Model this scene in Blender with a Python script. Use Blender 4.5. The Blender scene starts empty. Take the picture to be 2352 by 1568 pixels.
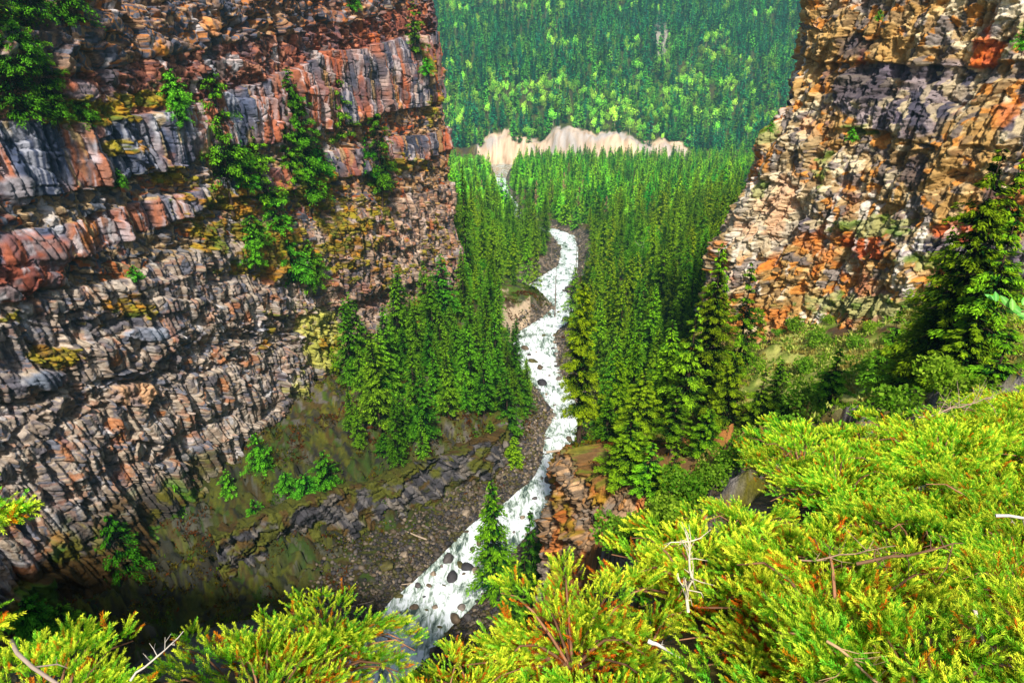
import bpy, math, random
import numpy as np
from mathutils import Vector, Matrix
PI = math.pi
random.seed(7)
RNG = np.random.default_rng(11)
C = bpy.context.scene.collection
SC = bpy.context.scene

# ------------------------------------------------------------------ camera geometry (frame 1024 x 682, 24 mm lens, 24 deg down)
F = 1024 * 24 / 36.0
TH = math.radians(24)
CT, ST = math.cos(TH), math.sin(TH)
def ray(px, py):
    """view ray of a frame point (camera stands at the origin, looks along +Y, 24 degrees down)"""
    a = (np.asarray(px, float) - 512) / F
    b = (341 - np.asarray(py, float)) / F
    return a, CT + b * ST, -ST + b * CT
D = 1024 / 2352.0
def rd(dx, dy): return ray(dx * D, dy * D)
def project(x, y, z):
    dep = y * CT - z * ST
    up = y * ST + z * CT
    return 512 + F * x / dep, 341 - F * up / dep

# ------------------------------------------------------------------ noise
def _h(ix, iy, seed):
    ix = (np.asarray(ix).astype(np.int64) & 0xffffffff).astype(np.uint64)
    iy = (np.asarray(iy).astype(np.int64) & 0xffffffff).astype(np.uint64)
    M = np.uint64(0xffffffff)
    h = (ix * np.uint64(374761393) + iy * np.uint64(668265263) + np.uint64((seed * 2246822519) & 0xffffffff)) & M
    h = ((h ^ (h >> np.uint64(13))) * np.uint64(1274126177)) & M
    h = ((h ^ (h >> np.uint64(16))) * np.uint64(2654435761)) & M
    h = h ^ (h >> np.uint64(15))
    return h.astype(np.float64) / 4294967295.0
def vn(x, y, seed=0):
    x = np.asarray(x, float); y = np.asarray(y, float)
    ix = np.floor(x); iy = np.floor(y)
    fx = x - ix; fy = y - iy
    fx = fx * fx * (3 - 2 * fx); fy = fy * fy * (3 - 2 * fy)
    a = _h(ix, iy, seed); b = _h(ix + 1, iy, seed); c = _h(ix, iy + 1, seed); d = _h(ix + 1, iy + 1, seed)
    return (a * (1 - fx) + b * fx) * (1 - fy) + (c * (1 - fx) + d * fx) * fy
def fbm(x, y, oct=4, seed=0, gain=0.5):
    s = 0; a = 1; n = 0
    for i in range(oct):
        s = s + a * (vn(x * 2 ** i + 17.3 * i, y * 2 ** i - 9.1 * i, seed + i) - 0.5)
        n += a; a *= gain
    return s / n * 2           # about -1..1
def worley(x, y, seed=0, jit=0.9):
    ix = np.floor(x); iy = np.floor(y)
    f1 = np.full(x.shape, 9.0); f2 = np.full(x.shape, 9.0)
    cx = np.zeros(x.shape); cy = np.zeros(x.shape); ox = np.zeros(x.shape); oy = np.zeros(x.shape)
    for i in (-1, 0, 1):
        for j in (-1, 0, 1):
            gx = ix + i; gy = iy + j
            px = gx + 0.5 + (_h(gx, gy, seed) - 0.5) * jit
            py = gy + 0.5 + (_h(gx, gy, seed + 1) - 0.5) * jit
            dx = x - px; dy = y - py
            d = dx * dx + dy * dy
            m = d < f1
            f2 = np.where(m, f1, np.minimum(f2, d))
            cx = np.where(m, gx, cx); cy = np.where(m, gy, cy)
            ox = np.where(m, dx, ox); oy = np.where(m, dy, oy)
            f1 = np.where(m, d, f1)
    f1 = np.sqrt(f1); f2 = np.sqrt(f2)
    return f1, f2, cx, cy, ox, oy
def sstep(a, b, x):
    t = np.clip((x - a) / (b - a), 0, 1)
    return t * t * (3 - 2 * t)
def lin(c):
    c = np.asarray(c, float) / 255.0
    return np.where(c <= 0.04045, c / 12.92, ((c + 0.055) / 1.055) ** 2.4)

# ------------------------------------------------------------------ objects
def tag(o, label=None, cat=None, group=None, kind=None):
    if label: o['label'] = label
    if cat: o['category'] = cat
    if group: o['group'] = group
    if kind: o['kind'] = kind
    return o
def mesh_from(name, V, Fa, cols=None, smooth=False, mat=None):
    """V (n,3); Fa (m,k) faces all with k corners; cols (n,3) linear colours per vertex"""
    me = bpy.data.meshes.new(name)
    V = np.ascontiguousarray(V, dtype=np.float32); Fa = np.ascontiguousarray(Fa, dtype=np.int32)
    n, (m, k) = len(V), Fa.shape
    me.vertices.add(n); me.vertices.foreach_set('co', V.ravel())
    me.loops.add(m * k); me.loops.foreach_set('vertex_index', Fa.ravel())
    me.polygons.add(m); me.polygons.foreach_set('loop_start', np.arange(0, m * k, k, dtype=np.int32))
    me.polygons.foreach_set('loop_total', np.full(m, k, dtype=np.int32))
    if smooth: me.polygons.foreach_set('use_smooth', np.ones(m, dtype=bool))
    me.update(calc_edges=True)
    if cols is not None:
        a = me.color_attributes.new('Col', 'FLOAT_COLOR', 'POINT')
        c4 = np.ones((n, 4), dtype=np.float32); c4[:, :3] = cols
        a.data.foreach_set('color', c4.ravel())
    if mat: me.materials.append(mat)
    return me
def link(name, me, parent=None, loc=None):
    o = bpy.data.objects.new(name, me); C.objects.link(o)
    if parent: o.parent = parent
    if loc is not None: o.location = loc
    return o
def empty(name, loc=(0, 0, 0), rz=0, s=1):
    o = bpy.data.objects.new(name, None); C.objects.link(o)
    o.location = loc; o.rotation_euler = (0, 0, rz); o.scale = (s, s, s); o.empty_display_size = 0.2
    return o
def grid_faces(nu, nv):
    i = np.arange(nu - 1)[:, None] * nv + np.arange(nv - 1)[None, :]
    i = i.ravel()
    return np.stack([i, i + nv, i + nv + 1, i + 1], 1)
class MB:
    """collects tubes and quads with per vertex colour"""
    def __init__(s): s.V = []; s.F = []; s.c = []; s.n = 0
    def add(s, V, Fq, col):
        V = np.asarray(V, float); s.V.append(V); s.F.append(np.asarray(Fq) + s.n)
        c = np.asarray(col, float)
        if c.ndim == 1: c = np.tile(c, (len(V), 1))
        s.c.append(c); s.n += len(V)
    def tube(s, pts, rad, col, k=6, jit=0.0):
        pts = np.asarray(pts, float); n = len(pts)
        rad = np.broadcast_to(np.asarray(rad, float), (n,))
        t = np.gradient(pts, axis=0); t /= np.linalg.norm(t, axis=1)[:, None] + 1e-9
        up = np.array([0.13, 0.31, 0.94]) if abs(t[:, 2]).mean() < 0.8 else np.array([0.9, 0.3, 0.1])
        a = np.cross(t, up); a /= np.linalg.norm(a, axis=1)[:, None] + 1e-9
        b = np.cross(t, a)
        an = np.arange(k) * 2 * PI / k
        ring = a[:, None, :] * np.cos(an)[None, :, None] + b[:, None, :] * np.sin(an)[None, :, None]
        r = rad[:, None, None] * (1 + jit * (RNG.random((n, k, 1)) - 0.5))
        V = (pts[:, None, :] + ring * r).reshape(-1, 3)
        Fq = []
        for i in range(n - 1):
            for j in range(k):
                Fq.append((i * k + j, i * k + (j + 1) % k, (i + 1) * k + (j + 1) % k, (i + 1) * k + j))
        s.add(V, Fq, col)
    def mesh(s, name, mat, smooth=False):
        return mesh_from(name, np.concatenate(s.V), np.concatenate(s.F), np.concatenate(s.c), smooth, mat)

# ------------------------------------------------------------------ materials
def new_mat(name):
    m = bpy.data.materials.new(name); m.use_nodes = True
    nt = m.node_tree; nt.nodes.clear()
    return m, nt, nt.nodes, nt.links
def mat_rock(name, sat=1.0, scale=1.0, bump=0.35, rough=0.85):
    m, nt, N, L = new_mat(name)
    out = N.new('ShaderNodeOutputMaterial'); p = N.new('ShaderNodeBsdfPrincipled')
    p.inputs['Roughness'].default_value = rough; p.inputs['Specular IOR Level'].default_value = 0.25
    col = N.new('ShaderNodeAttribute'); col.attribute_name = 'Col'
    geo = N.new('ShaderNodeNewGeometry')
    n1 = N.new('ShaderNodeTexNoise'); n1.inputs['Scale'].default_value = 1.7 * scale; n1.inputs['Detail'].default_value = 8
    n2 = N.new('ShaderNodeTexNoise'); n2.inputs['Scale'].default_value = 9 * scale; n2.inputs['Detail'].default_value = 5
    L.new(geo.outputs['Position'], n1.inputs['Vector']); L.new(geo.outputs['Position'], n2.inputs['Vector'])
    mr = N.new('ShaderNodeMapRange'); mr.inputs[1].default_value = 0.3; mr.inputs[2].default_value = 0.7
    mr.inputs[3].default_value = 0.8; mr.inputs[4].default_value = 1.2
    L.new(n1.outputs['Fac'], mr.inputs[0])
    mr2 = N.new('ShaderNodeMapRange'); mr2.inputs[1].default_value = 0.3; mr2.inputs[2].default_value = 0.7
    mr2.inputs[3].default_value = 0.8; mr2.inputs[4].default_value = 1.22
    L.new(n2.outputs['Fac'], mr2.inputs[0])
    mu = N.new('ShaderNodeMath'); mu.operation = 'MULTIPLY'; L.new(mr.outputs[0], mu.inputs[0]); L.new(mr2.outputs[0], mu.inputs[1])
    vm = N.new('ShaderNodeVectorMath'); vm.operation = 'SCALE'
    L.new(col.outputs['Color'], vm.inputs[0]); L.new(mu.outputs[0], vm.inputs['Scale'])
    L.new(vm.outputs[0], p.inputs['Base Color'])
    if bump:
        b = N.new('ShaderNodeBump'); b.inputs['Strength'].default_value = bump; b.inputs['Distance'].default_value = 0.25
        L.new(n2.outputs['Fac'], b.inputs['Height']); L.new(b.outputs[0], p.inputs['Normal'])
    L.new(p.outputs[0], out.inputs[0])
    return m
def mat_leaf(name, tr=0.35, hue=0.03, val=0.35, gain=1.0, rough=0.6):
    """foliage: colour attribute, varied per plant, part of the light passes through the leaf"""
    m, nt, N, L = new_mat(name)
    out = N.new('ShaderNodeOutputMaterial')
    d = N.new('ShaderNodeBsdfDiffuse'); t = N.new('ShaderNodeBsdfTranslucent'); mx = N.new('ShaderNodeMixShader')
    mx.inputs[0].default_value = tr
    col = N.new('ShaderNodeAttribute'); col.attribute_name = 'Col'
    oi = N.new('ShaderNodeObjectInfo')
    hs = N.new('ShaderNodeHueSaturation')
    a = N.new('ShaderNodeMapRange'); a.inputs[3].default_value = 0.5 - hue; a.inputs[4].default_value = 0.5 + hue
    L.new(oi.outputs['Random'], a.inputs[0]); L.new(a.outputs[0], hs.inputs['Hue'])
    w = N.new('ShaderNodeTexWhiteNoise'); w.noise_dimensions = '1D'; L.new(oi.outputs['Random'], w.inputs['W'])
    b = N.new('ShaderNodeMapRange'); b.inputs[3].default_value = gain * (1 - val); b.inputs[4].default_value = gain * (1 + val)
    L.new(w.outputs['Value'], b.inputs[0]); L.new(b.outputs[0], hs.inputs['Value'])
    L.new(col.outputs['Color'], hs.inputs['Color'])
    L.new(hs.outputs[0], d.inputs['Color']); L.new(hs.outputs[0], t.inputs['Color'])
    L.new(d.outputs[0], mx.inputs[1]); L.new(t.outputs[0], mx.inputs[2])
    L.new(mx.outputs[0], out.inputs[0])
    return m
def mat_plain(name, rough=0.9):
    m, nt, N, L = new_mat(name)
    out = N.new('ShaderNodeOutputMaterial'); p = N.new('ShaderNodeBsdfPrincipled')
    p.inputs['Roughness'].default_value = rough; p.inputs['Specular IOR Level'].default_value = 0.2
    col = N.new('ShaderNodeAttribute'); col.attribute_name = 'Col'
    tc = N.new('ShaderNodeTexCoord')
    n1 = N.new('ShaderNodeTexNoise'); n1.inputs['Scale'].default_value = 14; n1.inputs['Detail'].default_value = 4
    L.new(tc.outputs['Object'], n1.inputs['Vector'])
    mr = N.new('ShaderNodeMapRange'); mr.inputs[1].default_value = 0.3; mr.inputs[2].default_value = 0.7
    mr.inputs[3].default_value = 0.65; mr.inputs[4].default_value = 1.3
    L.new(n1.outputs['Fac'], mr.inputs[0])
    vm = N.new('ShaderNodeVectorMath'); vm.operation = 'SCALE'
    L.new(col.outputs['Color'], vm.inputs[0]); L.new(mr.outputs[0], vm.inputs['Scale'])
    L.new(vm.outputs[0], p.inputs['Base Color']); L.new(p.outputs[0], out.inputs[0])
    return m
def mat_water():
    m, nt, N, L = new_mat('white_water')
    out = N.new('ShaderNodeOutputMaterial'); p = N.new('ShaderNodeBsdfPrincipled')
    col = N.new('ShaderNodeAttribute'); col.attribute_name = 'Col'
    geo = N.new('ShaderNodeNewGeometry')
    mp = N.new('ShaderNodeMapping'); mp.inputs['Scale'].default_value = (1.0, 0.3, 1.0)
    L.new(geo.outputs['Position'], mp.inputs['Vector'])
    n = N.new('ShaderNodeTexNoise'); n.inputs['Scale'].default_value = 0.9; n.inputs['Detail'].default_value = 9; n.inputs['Roughness'].default_value = 0.72
    n.inputs['Distortion'].default_value = 0.7
    L.new(mp.outputs[0], n.inputs['Vector'])
    ad = N.new('ShaderNodeMath'); ad.operation = 'ADD'
    sep = N.new('ShaderNodeSeparateColor'); L.new(col.outputs['Color'], sep.inputs[0])
    L.new(sep.outputs[0], ad.inputs[0]); L.new(n.outputs['Fac'], ad.inputs[1])
    r = N.new('ShaderNodeValToRGB'); e = r.color_ramp.elements
    e[0].position = 0.82; e[0].color = (0.045, 0.075, 0.06, 1); e[1].position = 1.08; e[1].color = (0.86, 0.9, 0.92, 1)
    k = r.color_ramp.elements.new(0.93); k.color = (0.42, 0.5, 0.42, 1)
    L.new(ad.outputs[0], r.inputs[0]); L.new(r.outputs[0], p.inputs['Base Color'])
    rr = N.new('ShaderNodeMapRange'); rr.inputs[1].default_value = 0.85; rr.inputs[2].default_value = 1.05
    rr.inputs[3].default_value = 0.12; rr.inputs[4].default_value = 0.7
    L.new(ad.outputs[0], rr.inputs[0]); L.new(rr.outputs[0], p.inputs['Roughness'])
    b = N.new('ShaderNodeBump'); b.inputs['Strength'].default_value = 0.6; b.inputs['Distance'].default_value = 0.5
    L.new(n.outputs['Fac'], b.inputs['Height']); L.new(b.outputs[0], p.inputs['Normal'])
    L.new(p.outputs[0], out.inputs[0])
    return m
M_ROCK = mat_rock('basalt_rock')
M_GROUND = mat_rock('earth_and_moss', scale=0.8, bump=0.5, rough=0.95)
M_STONE = mat_rock('river_stone', scale=1.5, bump=0.3, rough=0.6)
M_NEEDLE = mat_leaf('conifer_needles', tr=0.25, hue=0.018, val=0.4, gain=1.5)
M_FAR = mat_leaf('far_foliage', tr=0.2, hue=0.025, val=0.6, gain=1.55)
M_BROAD = mat_leaf('broad_leaves', tr=0.4, hue=0.02, val=0.25)
M_JUN = mat_leaf('juniper_needles', tr=0.25, hue=0.02, val=0.2, gain=1.2)
M_BARK = mat_plain('bark')
M_WATER = mat_water()

def facet(u, z, su, sz, seed, tilt=0.5, off=0.5, shear=0.0, warp=0.25):
    """broken rock: Voronoi blocks, each a tilted face with its own set-back; returns set-back, cell randoms, crack distance"""
    uw = u + shear * z + warp * su * fbm(u / su / 1.3, z / sz / 1.3, 2, seed + 5)
    zw = z + warp * sz * fbm(u / su / 1.3 + 40, z / sz / 1.3, 2, seed + 6)
    f1, f2, cx, cy, ox, oy = worley(uw / su, zw / sz, seed)
    r1 = _h(cx, cy, seed + 11); r2 = _h(cx, cy, seed + 12); r3 = _h(cx, cy, seed + 13); r4 = _h(cx, cy, seed + 14)
    d = (r1 - .5) * 2 * off + ox * (r2 - .5) * 2 * tilt + oy * (r3 - .35) * 2 * tilt
    crack = f2 - f1
    d = d - off * 0.55 * (1 - sstep(0.0, 0.13, crack))
    return d, r4, r1, crack
# ------------------------------------------------------------------ terrain functions
def zr(y): return -100 - 0.075 * (np.maximum(y, 60) - 90)
def river_pt(dx, dy):
    a, b, c = rd(dx, dy); r = c / b
    y = -93.25 / (r + 0.075)
    return a / b * y, y
RIV = [  # display row, left edge, right edge
    (1568, 700, 900), (1500, 800, 985), (1450, 850, 1015), (1400, 885, 1065), (1330, 965, 1145), (1290, 1010, 1160), (1250, 1045, 1180), (1200, 1095, 1230), (1150, 1168, 1262),
    (1100, 1228, 1280), (1050, 1250, 1305), (1000, 1253, 1325), (950, 1278, 1335), (900, 1243, 1305), (850, 1203, 1282),
    (800, 1182, 1275), (765, 1190, 1268), (735, 1240, 1305), (705, 1275, 1318), (685, 1258, 1312), (665, 1208, 1290), (645, 1228, 1318),
    (610, 1285, 1325), (570, 1290, 1326), (540, 1270, 1318), (515, 1205, 1240), (500, 1180, 1205), (470, 1155, 1195), (440, 1145, 1170), (410, 1135, 1165), (390, 1128, 1175), (376, 1112, 1190)]
RL = np.array([river_pt(l, d) for d, l, r in RIV]); RR = np.array([river_pt(r, d) for d, l, r in RIV])
# above the first row the creek bends left into the pool under the fall
RL = np.vstack([[(-95, 66), (-72, 74), (-56, 76)], RL]); RR = np.vstack([[(-95, 52), (-66, 60), (-42, 66)], RR])
RC = (RL + RR) / 2; RW = np.linalg.norm(RL - RR, axis=1) / 2
def polydist(x, y, P, W=None):
    """distance to polyline P, signed side (+ left of travel), and interpolated W"""
    best = np.full(x.shape, 1e9); side = np.zeros(x.shape); w = np.zeros(x.shape); s = np.zeros(x.shape)
    acc = 0
    for i in range(len(P) - 1):
        ax, ay = P[i][0], P[i][1]; bx, by = P[i + 1][0] - ax, P[i + 1][1] - ay
        l2 = bx * bx + by * by
        t = np.clip(((x - ax) * bx + (y - ay) * by) / l2, 0, 1)
        dx = x - ax - t * bx; dy = y - ay - t * by
        d = dx * dx + dy * dy; m = d < best
        best = np.where(m, d, best)
        side = np.where(m, np.sign(bx * dy - by * dx), side)
        s = np.where(m, acc + t * math.sqrt(l2), s)
        if W is not None: w = np.where(m, W[i] + t * (W[i + 1] - W[i]), w)
        acc += math.sqrt(l2)
    return np.sqrt(best), side, w, s
class RBF:
    def __init__(s, P):
        P = np.array(P, float); s.c = P[:, :2]; n = len(P)
        K = np.linalg.norm(s.c[:, None] - s.c[None], axis=2)
        A = np.zeros((n + 3, n + 3)); A[:n, :n] = K; A[:n, n] = 1; A[:n, n + 1:] = s.c; A[n, :n] = 1; A[n + 1:, :n] = s.c.T
        b = np.zeros(n + 3); b[:n] = P[:, 2]
        s.w = np.linalg.solve(A + 1e-6 * np.eye(n + 3), b)
    def __call__(s, x, y):
        x = np.asarray(x, float); y = np.asarray(y, float)
        o = s.w[-3] + s.w[-2] * x + s.w[-1] * y
        for i in range(len(s.c)): o = o + s.w[i] * np.sqrt((x - s.c[i, 0]) ** 2 + (y - s.c[i, 1]) ** 2)
        return o
floorR = RBF([(-78, 81, -87), (-82, 66, -88), (-60, 95, -99), (-66, 75, -98.5), (-30, 70, -98.5), (-10, 78, -98), (-5, 90, -98), (-95, 50, -90), (0, 40, -98), (60, 40, -98),
    (-66, 123, -89), (-50, 122, -89), (-38, 124, -89), (-34.5, 120.5, -100.5), (-57, 145, -86), (-30, 141, -87.5), (-11, 148, -87.5), (-7, 143.5, -101), (-23, 135, -88.5), (-20, 131, -100.5),
    (-40, 100, -98.5), (-30, 110, -98.8), (-20, 118, -99.5), (-10, 130, -100.5), (-1, 140, -102), (-46, 170, -84), (-25, 170, -88), (-6, 172, -96), (4, 172, -103),
    (-35, 200, -85), (-15, 205, -91), (-2, 205, -101), (-17, 237, -86), (-6, 242, -98), (-2, 250, -107), (-10, 300, -102), (-40, 310, -88), (-80, 330, -70),
    (0, 330, -111), (-60, 400, -98), (0, 400, -118), (-120, 430, -80), (-100, 600, -128), (0, 600, -137), (-250, 620, -100), (-150, 800, -151), (0, 800, -152), (300, 800, -150), (-400, 800, -120),
    (8, 105, -98), (9, 120, -99), (16, 150, -102), (30, 150, -92), (45, 150, -78), (60, 160, -62), (19, 200, -105), (40, 200, -94), (70, 200, -78), (110, 210, -55),
    (48, 128, -56), (56, 145, -54), (62, 170, -56), (22, 260, -110), (60, 260, -92), (100, 262, -76), (30, 335, -114), (100, 335, -92), (180, 340, -70), (60, 500, -128), (165, 500, -114), (300, 500, -95),
    (250, 700, -140), (450, 700, -110), (-400, 1000, -150), (0, 1000, -166), (400, 1000, -166), (900, 1000, -140)])
benchR = RBF([(6, 77, -50), (10, 95, -61), (14, 105, -68), (20, 62, -46), (20, 80, -51), (30, 128, -72), (54, 100, -42), (61, 92, -35), (44, 80, -42), (60, 60, -28),
    (36, 45, -25), (75, 72, -26), (90, 60, -18), (40, 120, -52), (46, 128, -46), (60, 140, -40), (110, 60, -10), (130, 120, -5), (34, 60, -40), (30, 95, -55)])
BENCH = [(12, 128), (12, 106), (6.5, 90), (5, 77), (8.5, 67), (16, 60.5), (24, 57.5), (34, 49), (50, 40), (90, 34)]
LIP = [(-110, 30), (-62, 20), (-42, 19), (-25, 18), (-14, 9), (-7, 2.5), (-2.6, 1.35), (-1.3, 1.7), (-.85, 2.15), (.2, 2.4), (.95, 2.75), (1.4, 3.4), (1.75, 4.6), (3.3, 6.6), (7.5, 9.0), (14, 12), (25, 16), (60, 25), (140, 30)]  # unseen left stretch is brought forward to cast shade on the gorge floor
def rimplane(x, y):
    xx = np.clip(x, -6, 20); yy = np.clip(y, -3, 16)
    return -1.75 - 0.45 * yy + 0.06 * xx + .7 * np.clip(-x - .6, 0, 1)
def hill_h(x, y):
    """far side of the main valley: a sand bank, then the steep wooded hillside"""
    yb = 1012 + 10 * fbm(x / 90, 0 * x, 2, 5)                 # foot of the bank
    px = 512 + F * x / (1040 * CT + 150 * ST)
    # height of the bare bank by position along it
    hb = np.interp(px, [440, 484, 492, 505, 520, 535, 548, 556, 580, 596, 618, 640, 648, 662, 680, 700, 760], [18, 22, 34, 36, 27, 25, 27, 44, 41, 33, 34, 27, 20, 27, 18, 12, 16])
    hb = hb + 5 * fbm(x / 7, 0 * x, 3, 6)
    gul = 1 - np.abs(fbm(x / 11, y / 60, 3, 8)) * 2
    bank = hb * sstep(0, 42, y - yb + 14 * gul)
    rise = np.maximum(0, y - yb - 42)
    up = 0.5 * rise + 18 * sstep(0, 120, rise) * fbm(x / 130, y / 150, 3, 21)
    up = up + 0.10 * np.maximum(0, -x - 100) * sstep(0, 200, rise)
    return bank + up, yb, px, rise
def G(x, y):
    x = np.asarray(x, float); y = np.asarray(y, float)
    f = floorR(x, y)
    fy = np.clip((y - 800) / 200, 0, 1)
    f = f * (1 - fy) + (-100 - 0.075 * (np.minimum(y, 1010) - 90) + 2) * fy
    f = f + fbm(x / 9, y / 9, 4, 3) * np.clip(y / 150, .6, 2.5)
    # rough broken rock on the shady left side
    rg = sstep(8, -8, x) * sstep(250, 200, y) * (f > -98.3 + 0 * x)
    fc = facet(x * .8 + y * .6, y * .8 - x * .6, 4.2, 3.0, 33, tilt=1.8, off=1.1)[0] + facet(x, y, 1.7, 1.4, 34, tilt=.9, off=.5)[0]
    f = f + rg * (fc * 1.1 + .3)
    d, side, w, s = polydist(x, y, BENCH)
    sd = np.where(side > 0, d, -d)            # + inside the bench (left of travel)
    inside = sstep(-0.5, 3.0, sd + 1.2 * fbm(x / 4, y / 4, 3, 9))
    inside = inside * (1 - sstep(110, 138, y))
    b = benchR(x, y) + 0.9 * fbm(x / 5, y / 5, 4, 31)
    # the bench merges with the right valley side behind
    f = f * (1 - inside) + b * inside
    # creek bed
    dc, sc_, wc, ss = polydist(x, y, RC, RW)
    q = dc / np.maximum(wc, 1)
    e = dc - wc + 1.3 * fbm(x / 5, y / 5, 3, 77)
    zc = zr(y)
    bed = zc - 1.3 + 1.0 * sstep(-3, 0.3, e) + 1.2 * sstep(0, 3.5, e)
    k = sstep(0.5, 6.0 + y * 0.01, e)
    k = np.where(inside > 0.5, 1, k)
    f = f * k + bed * (1 - k)
    rg2 = (x > 6) * (x < 34) * (y < 66)
    f = f + rg2 * facet(x, y, 3.0, 2.4, 38, tilt=1.8, off=1.0)[0] * 1.2
    h, yb, px, rise = hill_h(x, y)
    f = f + h * (y > 990)
    # rim where the camera stands
    dl, sl, _, _ = polydist(x, y, LIP)
    out = np.where(sl > 0, dl, -dl)            # + beyond the lip
    kk = np.interp(x, [-5, 3, 9, 25], [7, 5, 0.95, 0.72])
    rough = sstep(1.5, 8, out) * (facet(x + y * .5, y, 3.0, 2.4, 39, tilt=1.8, off=1.2)[0] * 1.5 + facet(x, y, 1.1, .9, 40, tilt=.7, off=.4)[0])
    rim = rough + rimplane(x, y) - kk * np.maximum(out, 0) * np.where(x < 5, 1, 1)
    return np.maximum(f, rim)

# ------------------------------------------------------------------ ground sheet
def pal(cols, r):
    cols = np.array([lin(c) for c in cols]); i = np.clip((r * len(cols)).astype(int), 0, len(cols) - 1)
    return cols[i]
def mixc(a, b, t):
    t = np.clip(t, 0, 1)[..., None]
    return a * (1 - t) + b * t
def ground_cols(x, y, z, slope):
    xn = x + .8 * z * (y < 900); yn = y - .6 * z * (y < 900)
    n1 = fbm(xn / 6, yn / 6, 5, 40); n2 = fbm(xn / 1.7, yn / 1.7, 4, 50); n3 = fbm(xn / 30, yn / 30, 3, 60)
    soil = np.broadcast_to(lin((76, 56, 38)), x.shape + (3,)).copy()
    moss = np.broadcast_to(lin((84, 80, 10)), x.shape + (3,)); grn = np.broadcast_to(lin((72, 96, 16)), x.shape + (3,))
    dark = np.broadcast_to(lin((52, 46, 38)), x.shape + (3,)); grav = np.broadcast_to(lin((122, 106, 90)), x.shape + (3,))
    rust = np.broadcast_to(lin((84, 58, 22)), x.shape + (3,)); straw = np.broadcast_to(lin((176, 176, 92)), x.shape + (3,))
    c = mixc(soil, moss, sstep(-.35, .1, n1 + .5 * n2))
    c = mixc(c, grn, sstep(.1, .5, n3 + n2 * .7) * (.35 + .65 * (y > 150)))
    c = mixc(c, rust, sstep(.15, .4, fbm(xn / 11, yn / 11, 3, 66)) * .7)
    c = mixc(c, dark, sstep(.05, .3, fbm(xn / 2.3, yn / 2.3, 3, 71)) * .8)
    c = mixc(c, np.broadcast_to(lin((120, 112, 108)), c.shape), sstep(1.2, 2.2, slope) * sstep(-.2, .2, n2))
    # broken mossy rock on the shady left side
    lf_ = sstep(6, -4, x) * sstep(250, 215, y)
    f1, f2, cx_, cy_, _, _ = worley((xn * .8 + yn * .6) / 1.9, (yn * .8 - xn * .6) / 1.5, 35)
    rk = _h(cx_, cy_, 36)
    cc = pal([(58, 52, 44), (84, 80, 12), (46, 44, 44), (66, 70, 14), (90, 88, 14), (72, 56, 22), (54, 74, 16), (84, 78, 74)], np.clip(.5 + .7 * fbm(xn / 8, yn / 8, 3, 37) + .8 * (rk - .5), 0, .999))
    cc = cc * (.8 + .5 * rk)[..., None]
    c = mixc(c, cc, lf_ * .85)
    c = mixc(c, c * np.array([.55, .62, .5]), sstep(-2, -26, x) * sstep(165, 128, y))       # shade of the deep gorge darkened into the ground colour
    # the grassy right-hand slope under the cliff
    g = sstep(24, 32, x) * (y < 125) * sstep(-.25, .15, n1)
    c = mixc(c, straw, g * .9)
    g2 = sstep(24, 32, x) * (y < 125) * sstep(0, .3, fbm(xn / 3, yn / 3, 3, 90))
    c = mixc(c, grn * 1.5, g2 * .7)
    # needle litter on the bench
    b = (x > 5) * (x < 36) * (y > 55) * (y < 100)
    c = mixc(c, np.broadcast_to(lin((150, 98, 48)), c.shape), b * sstep(-.3, .2, n2))
    # gravel by the creek
    dc, _, wc, _ = polydist(x, y, RC, RW)
    e = dc - wc
    gl = np.clip(1 - e / (7 + 6 * n1 + y * .012), 0, 1)
    inside = np.where((y > 60) & (y < 150), .55, 1)
    c = mixc(c, np.where((n2 > .05)[..., None], grav, dark * 1.5), sstep(0.1, .5, gl) * inside)
    # eroded banks
    er = (y > 230) * (y < 320) * (x < 8) * (x > -12) * sstep(.5, 1, slope)
    c = mixc(c, np.broadcast_to(lin((190, 165, 135)), c.shape), er)
    # sand bank, road, hill
    h, yb, px, rise = hill_h(x, y)
    q = y - yb
    sandc = mixc(np.broadcast_to(lin((214, 182, 152)), c.shape), np.broadcast_to(lin((176, 164, 156)), c.shape), sstep(-.1, .4, fbm(x / 40, y / 20, 3, 93)))
    sandc = mixc(sandc, np.broadcast_to(lin((150, 120, 92)), c.shape), sstep(.05, .4, fbm(x / 5, y / 12, 4, 96)) * .7)
    sandc = sandc * (1 + .35 * fbm(x / 3.5, y / 30, 4, 94)[..., None])
    sd = (q > -4) * (q < 48 + 6 * fbm(x / 12, 0 * x, 3, 95)) * (px > 478) * (px < 690)
    c = np.where((sd > 0)[..., None], sandc, c)
    road = (q > -13) * (q <= -4) * (px > 470) * (px < 670)
    c = np.where((road > 0)[..., None], lin((190, 176, 158)), c)
    c = np.where(((y > yb + 44) & ~(sd > 0))[..., None], c * .55 + lin((60, 80, 40)) * .3, c)
    # rock scar high on the hill
    X, Y, Z = x, y, z
    ppx, ppy = project(X, Y, Z)
    sc = np.exp(-(((ppx - 661 - (ppy - 35) * .05) / 9) ** 2 + ((ppy - 36) / 24) ** 2)) * (y > 1050)
    c = mixc(c, np.broadcast_to(lin((150, 140, 130)), c.shape), sstep(.35, .6, sc + .15 * n2))
    return c
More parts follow.
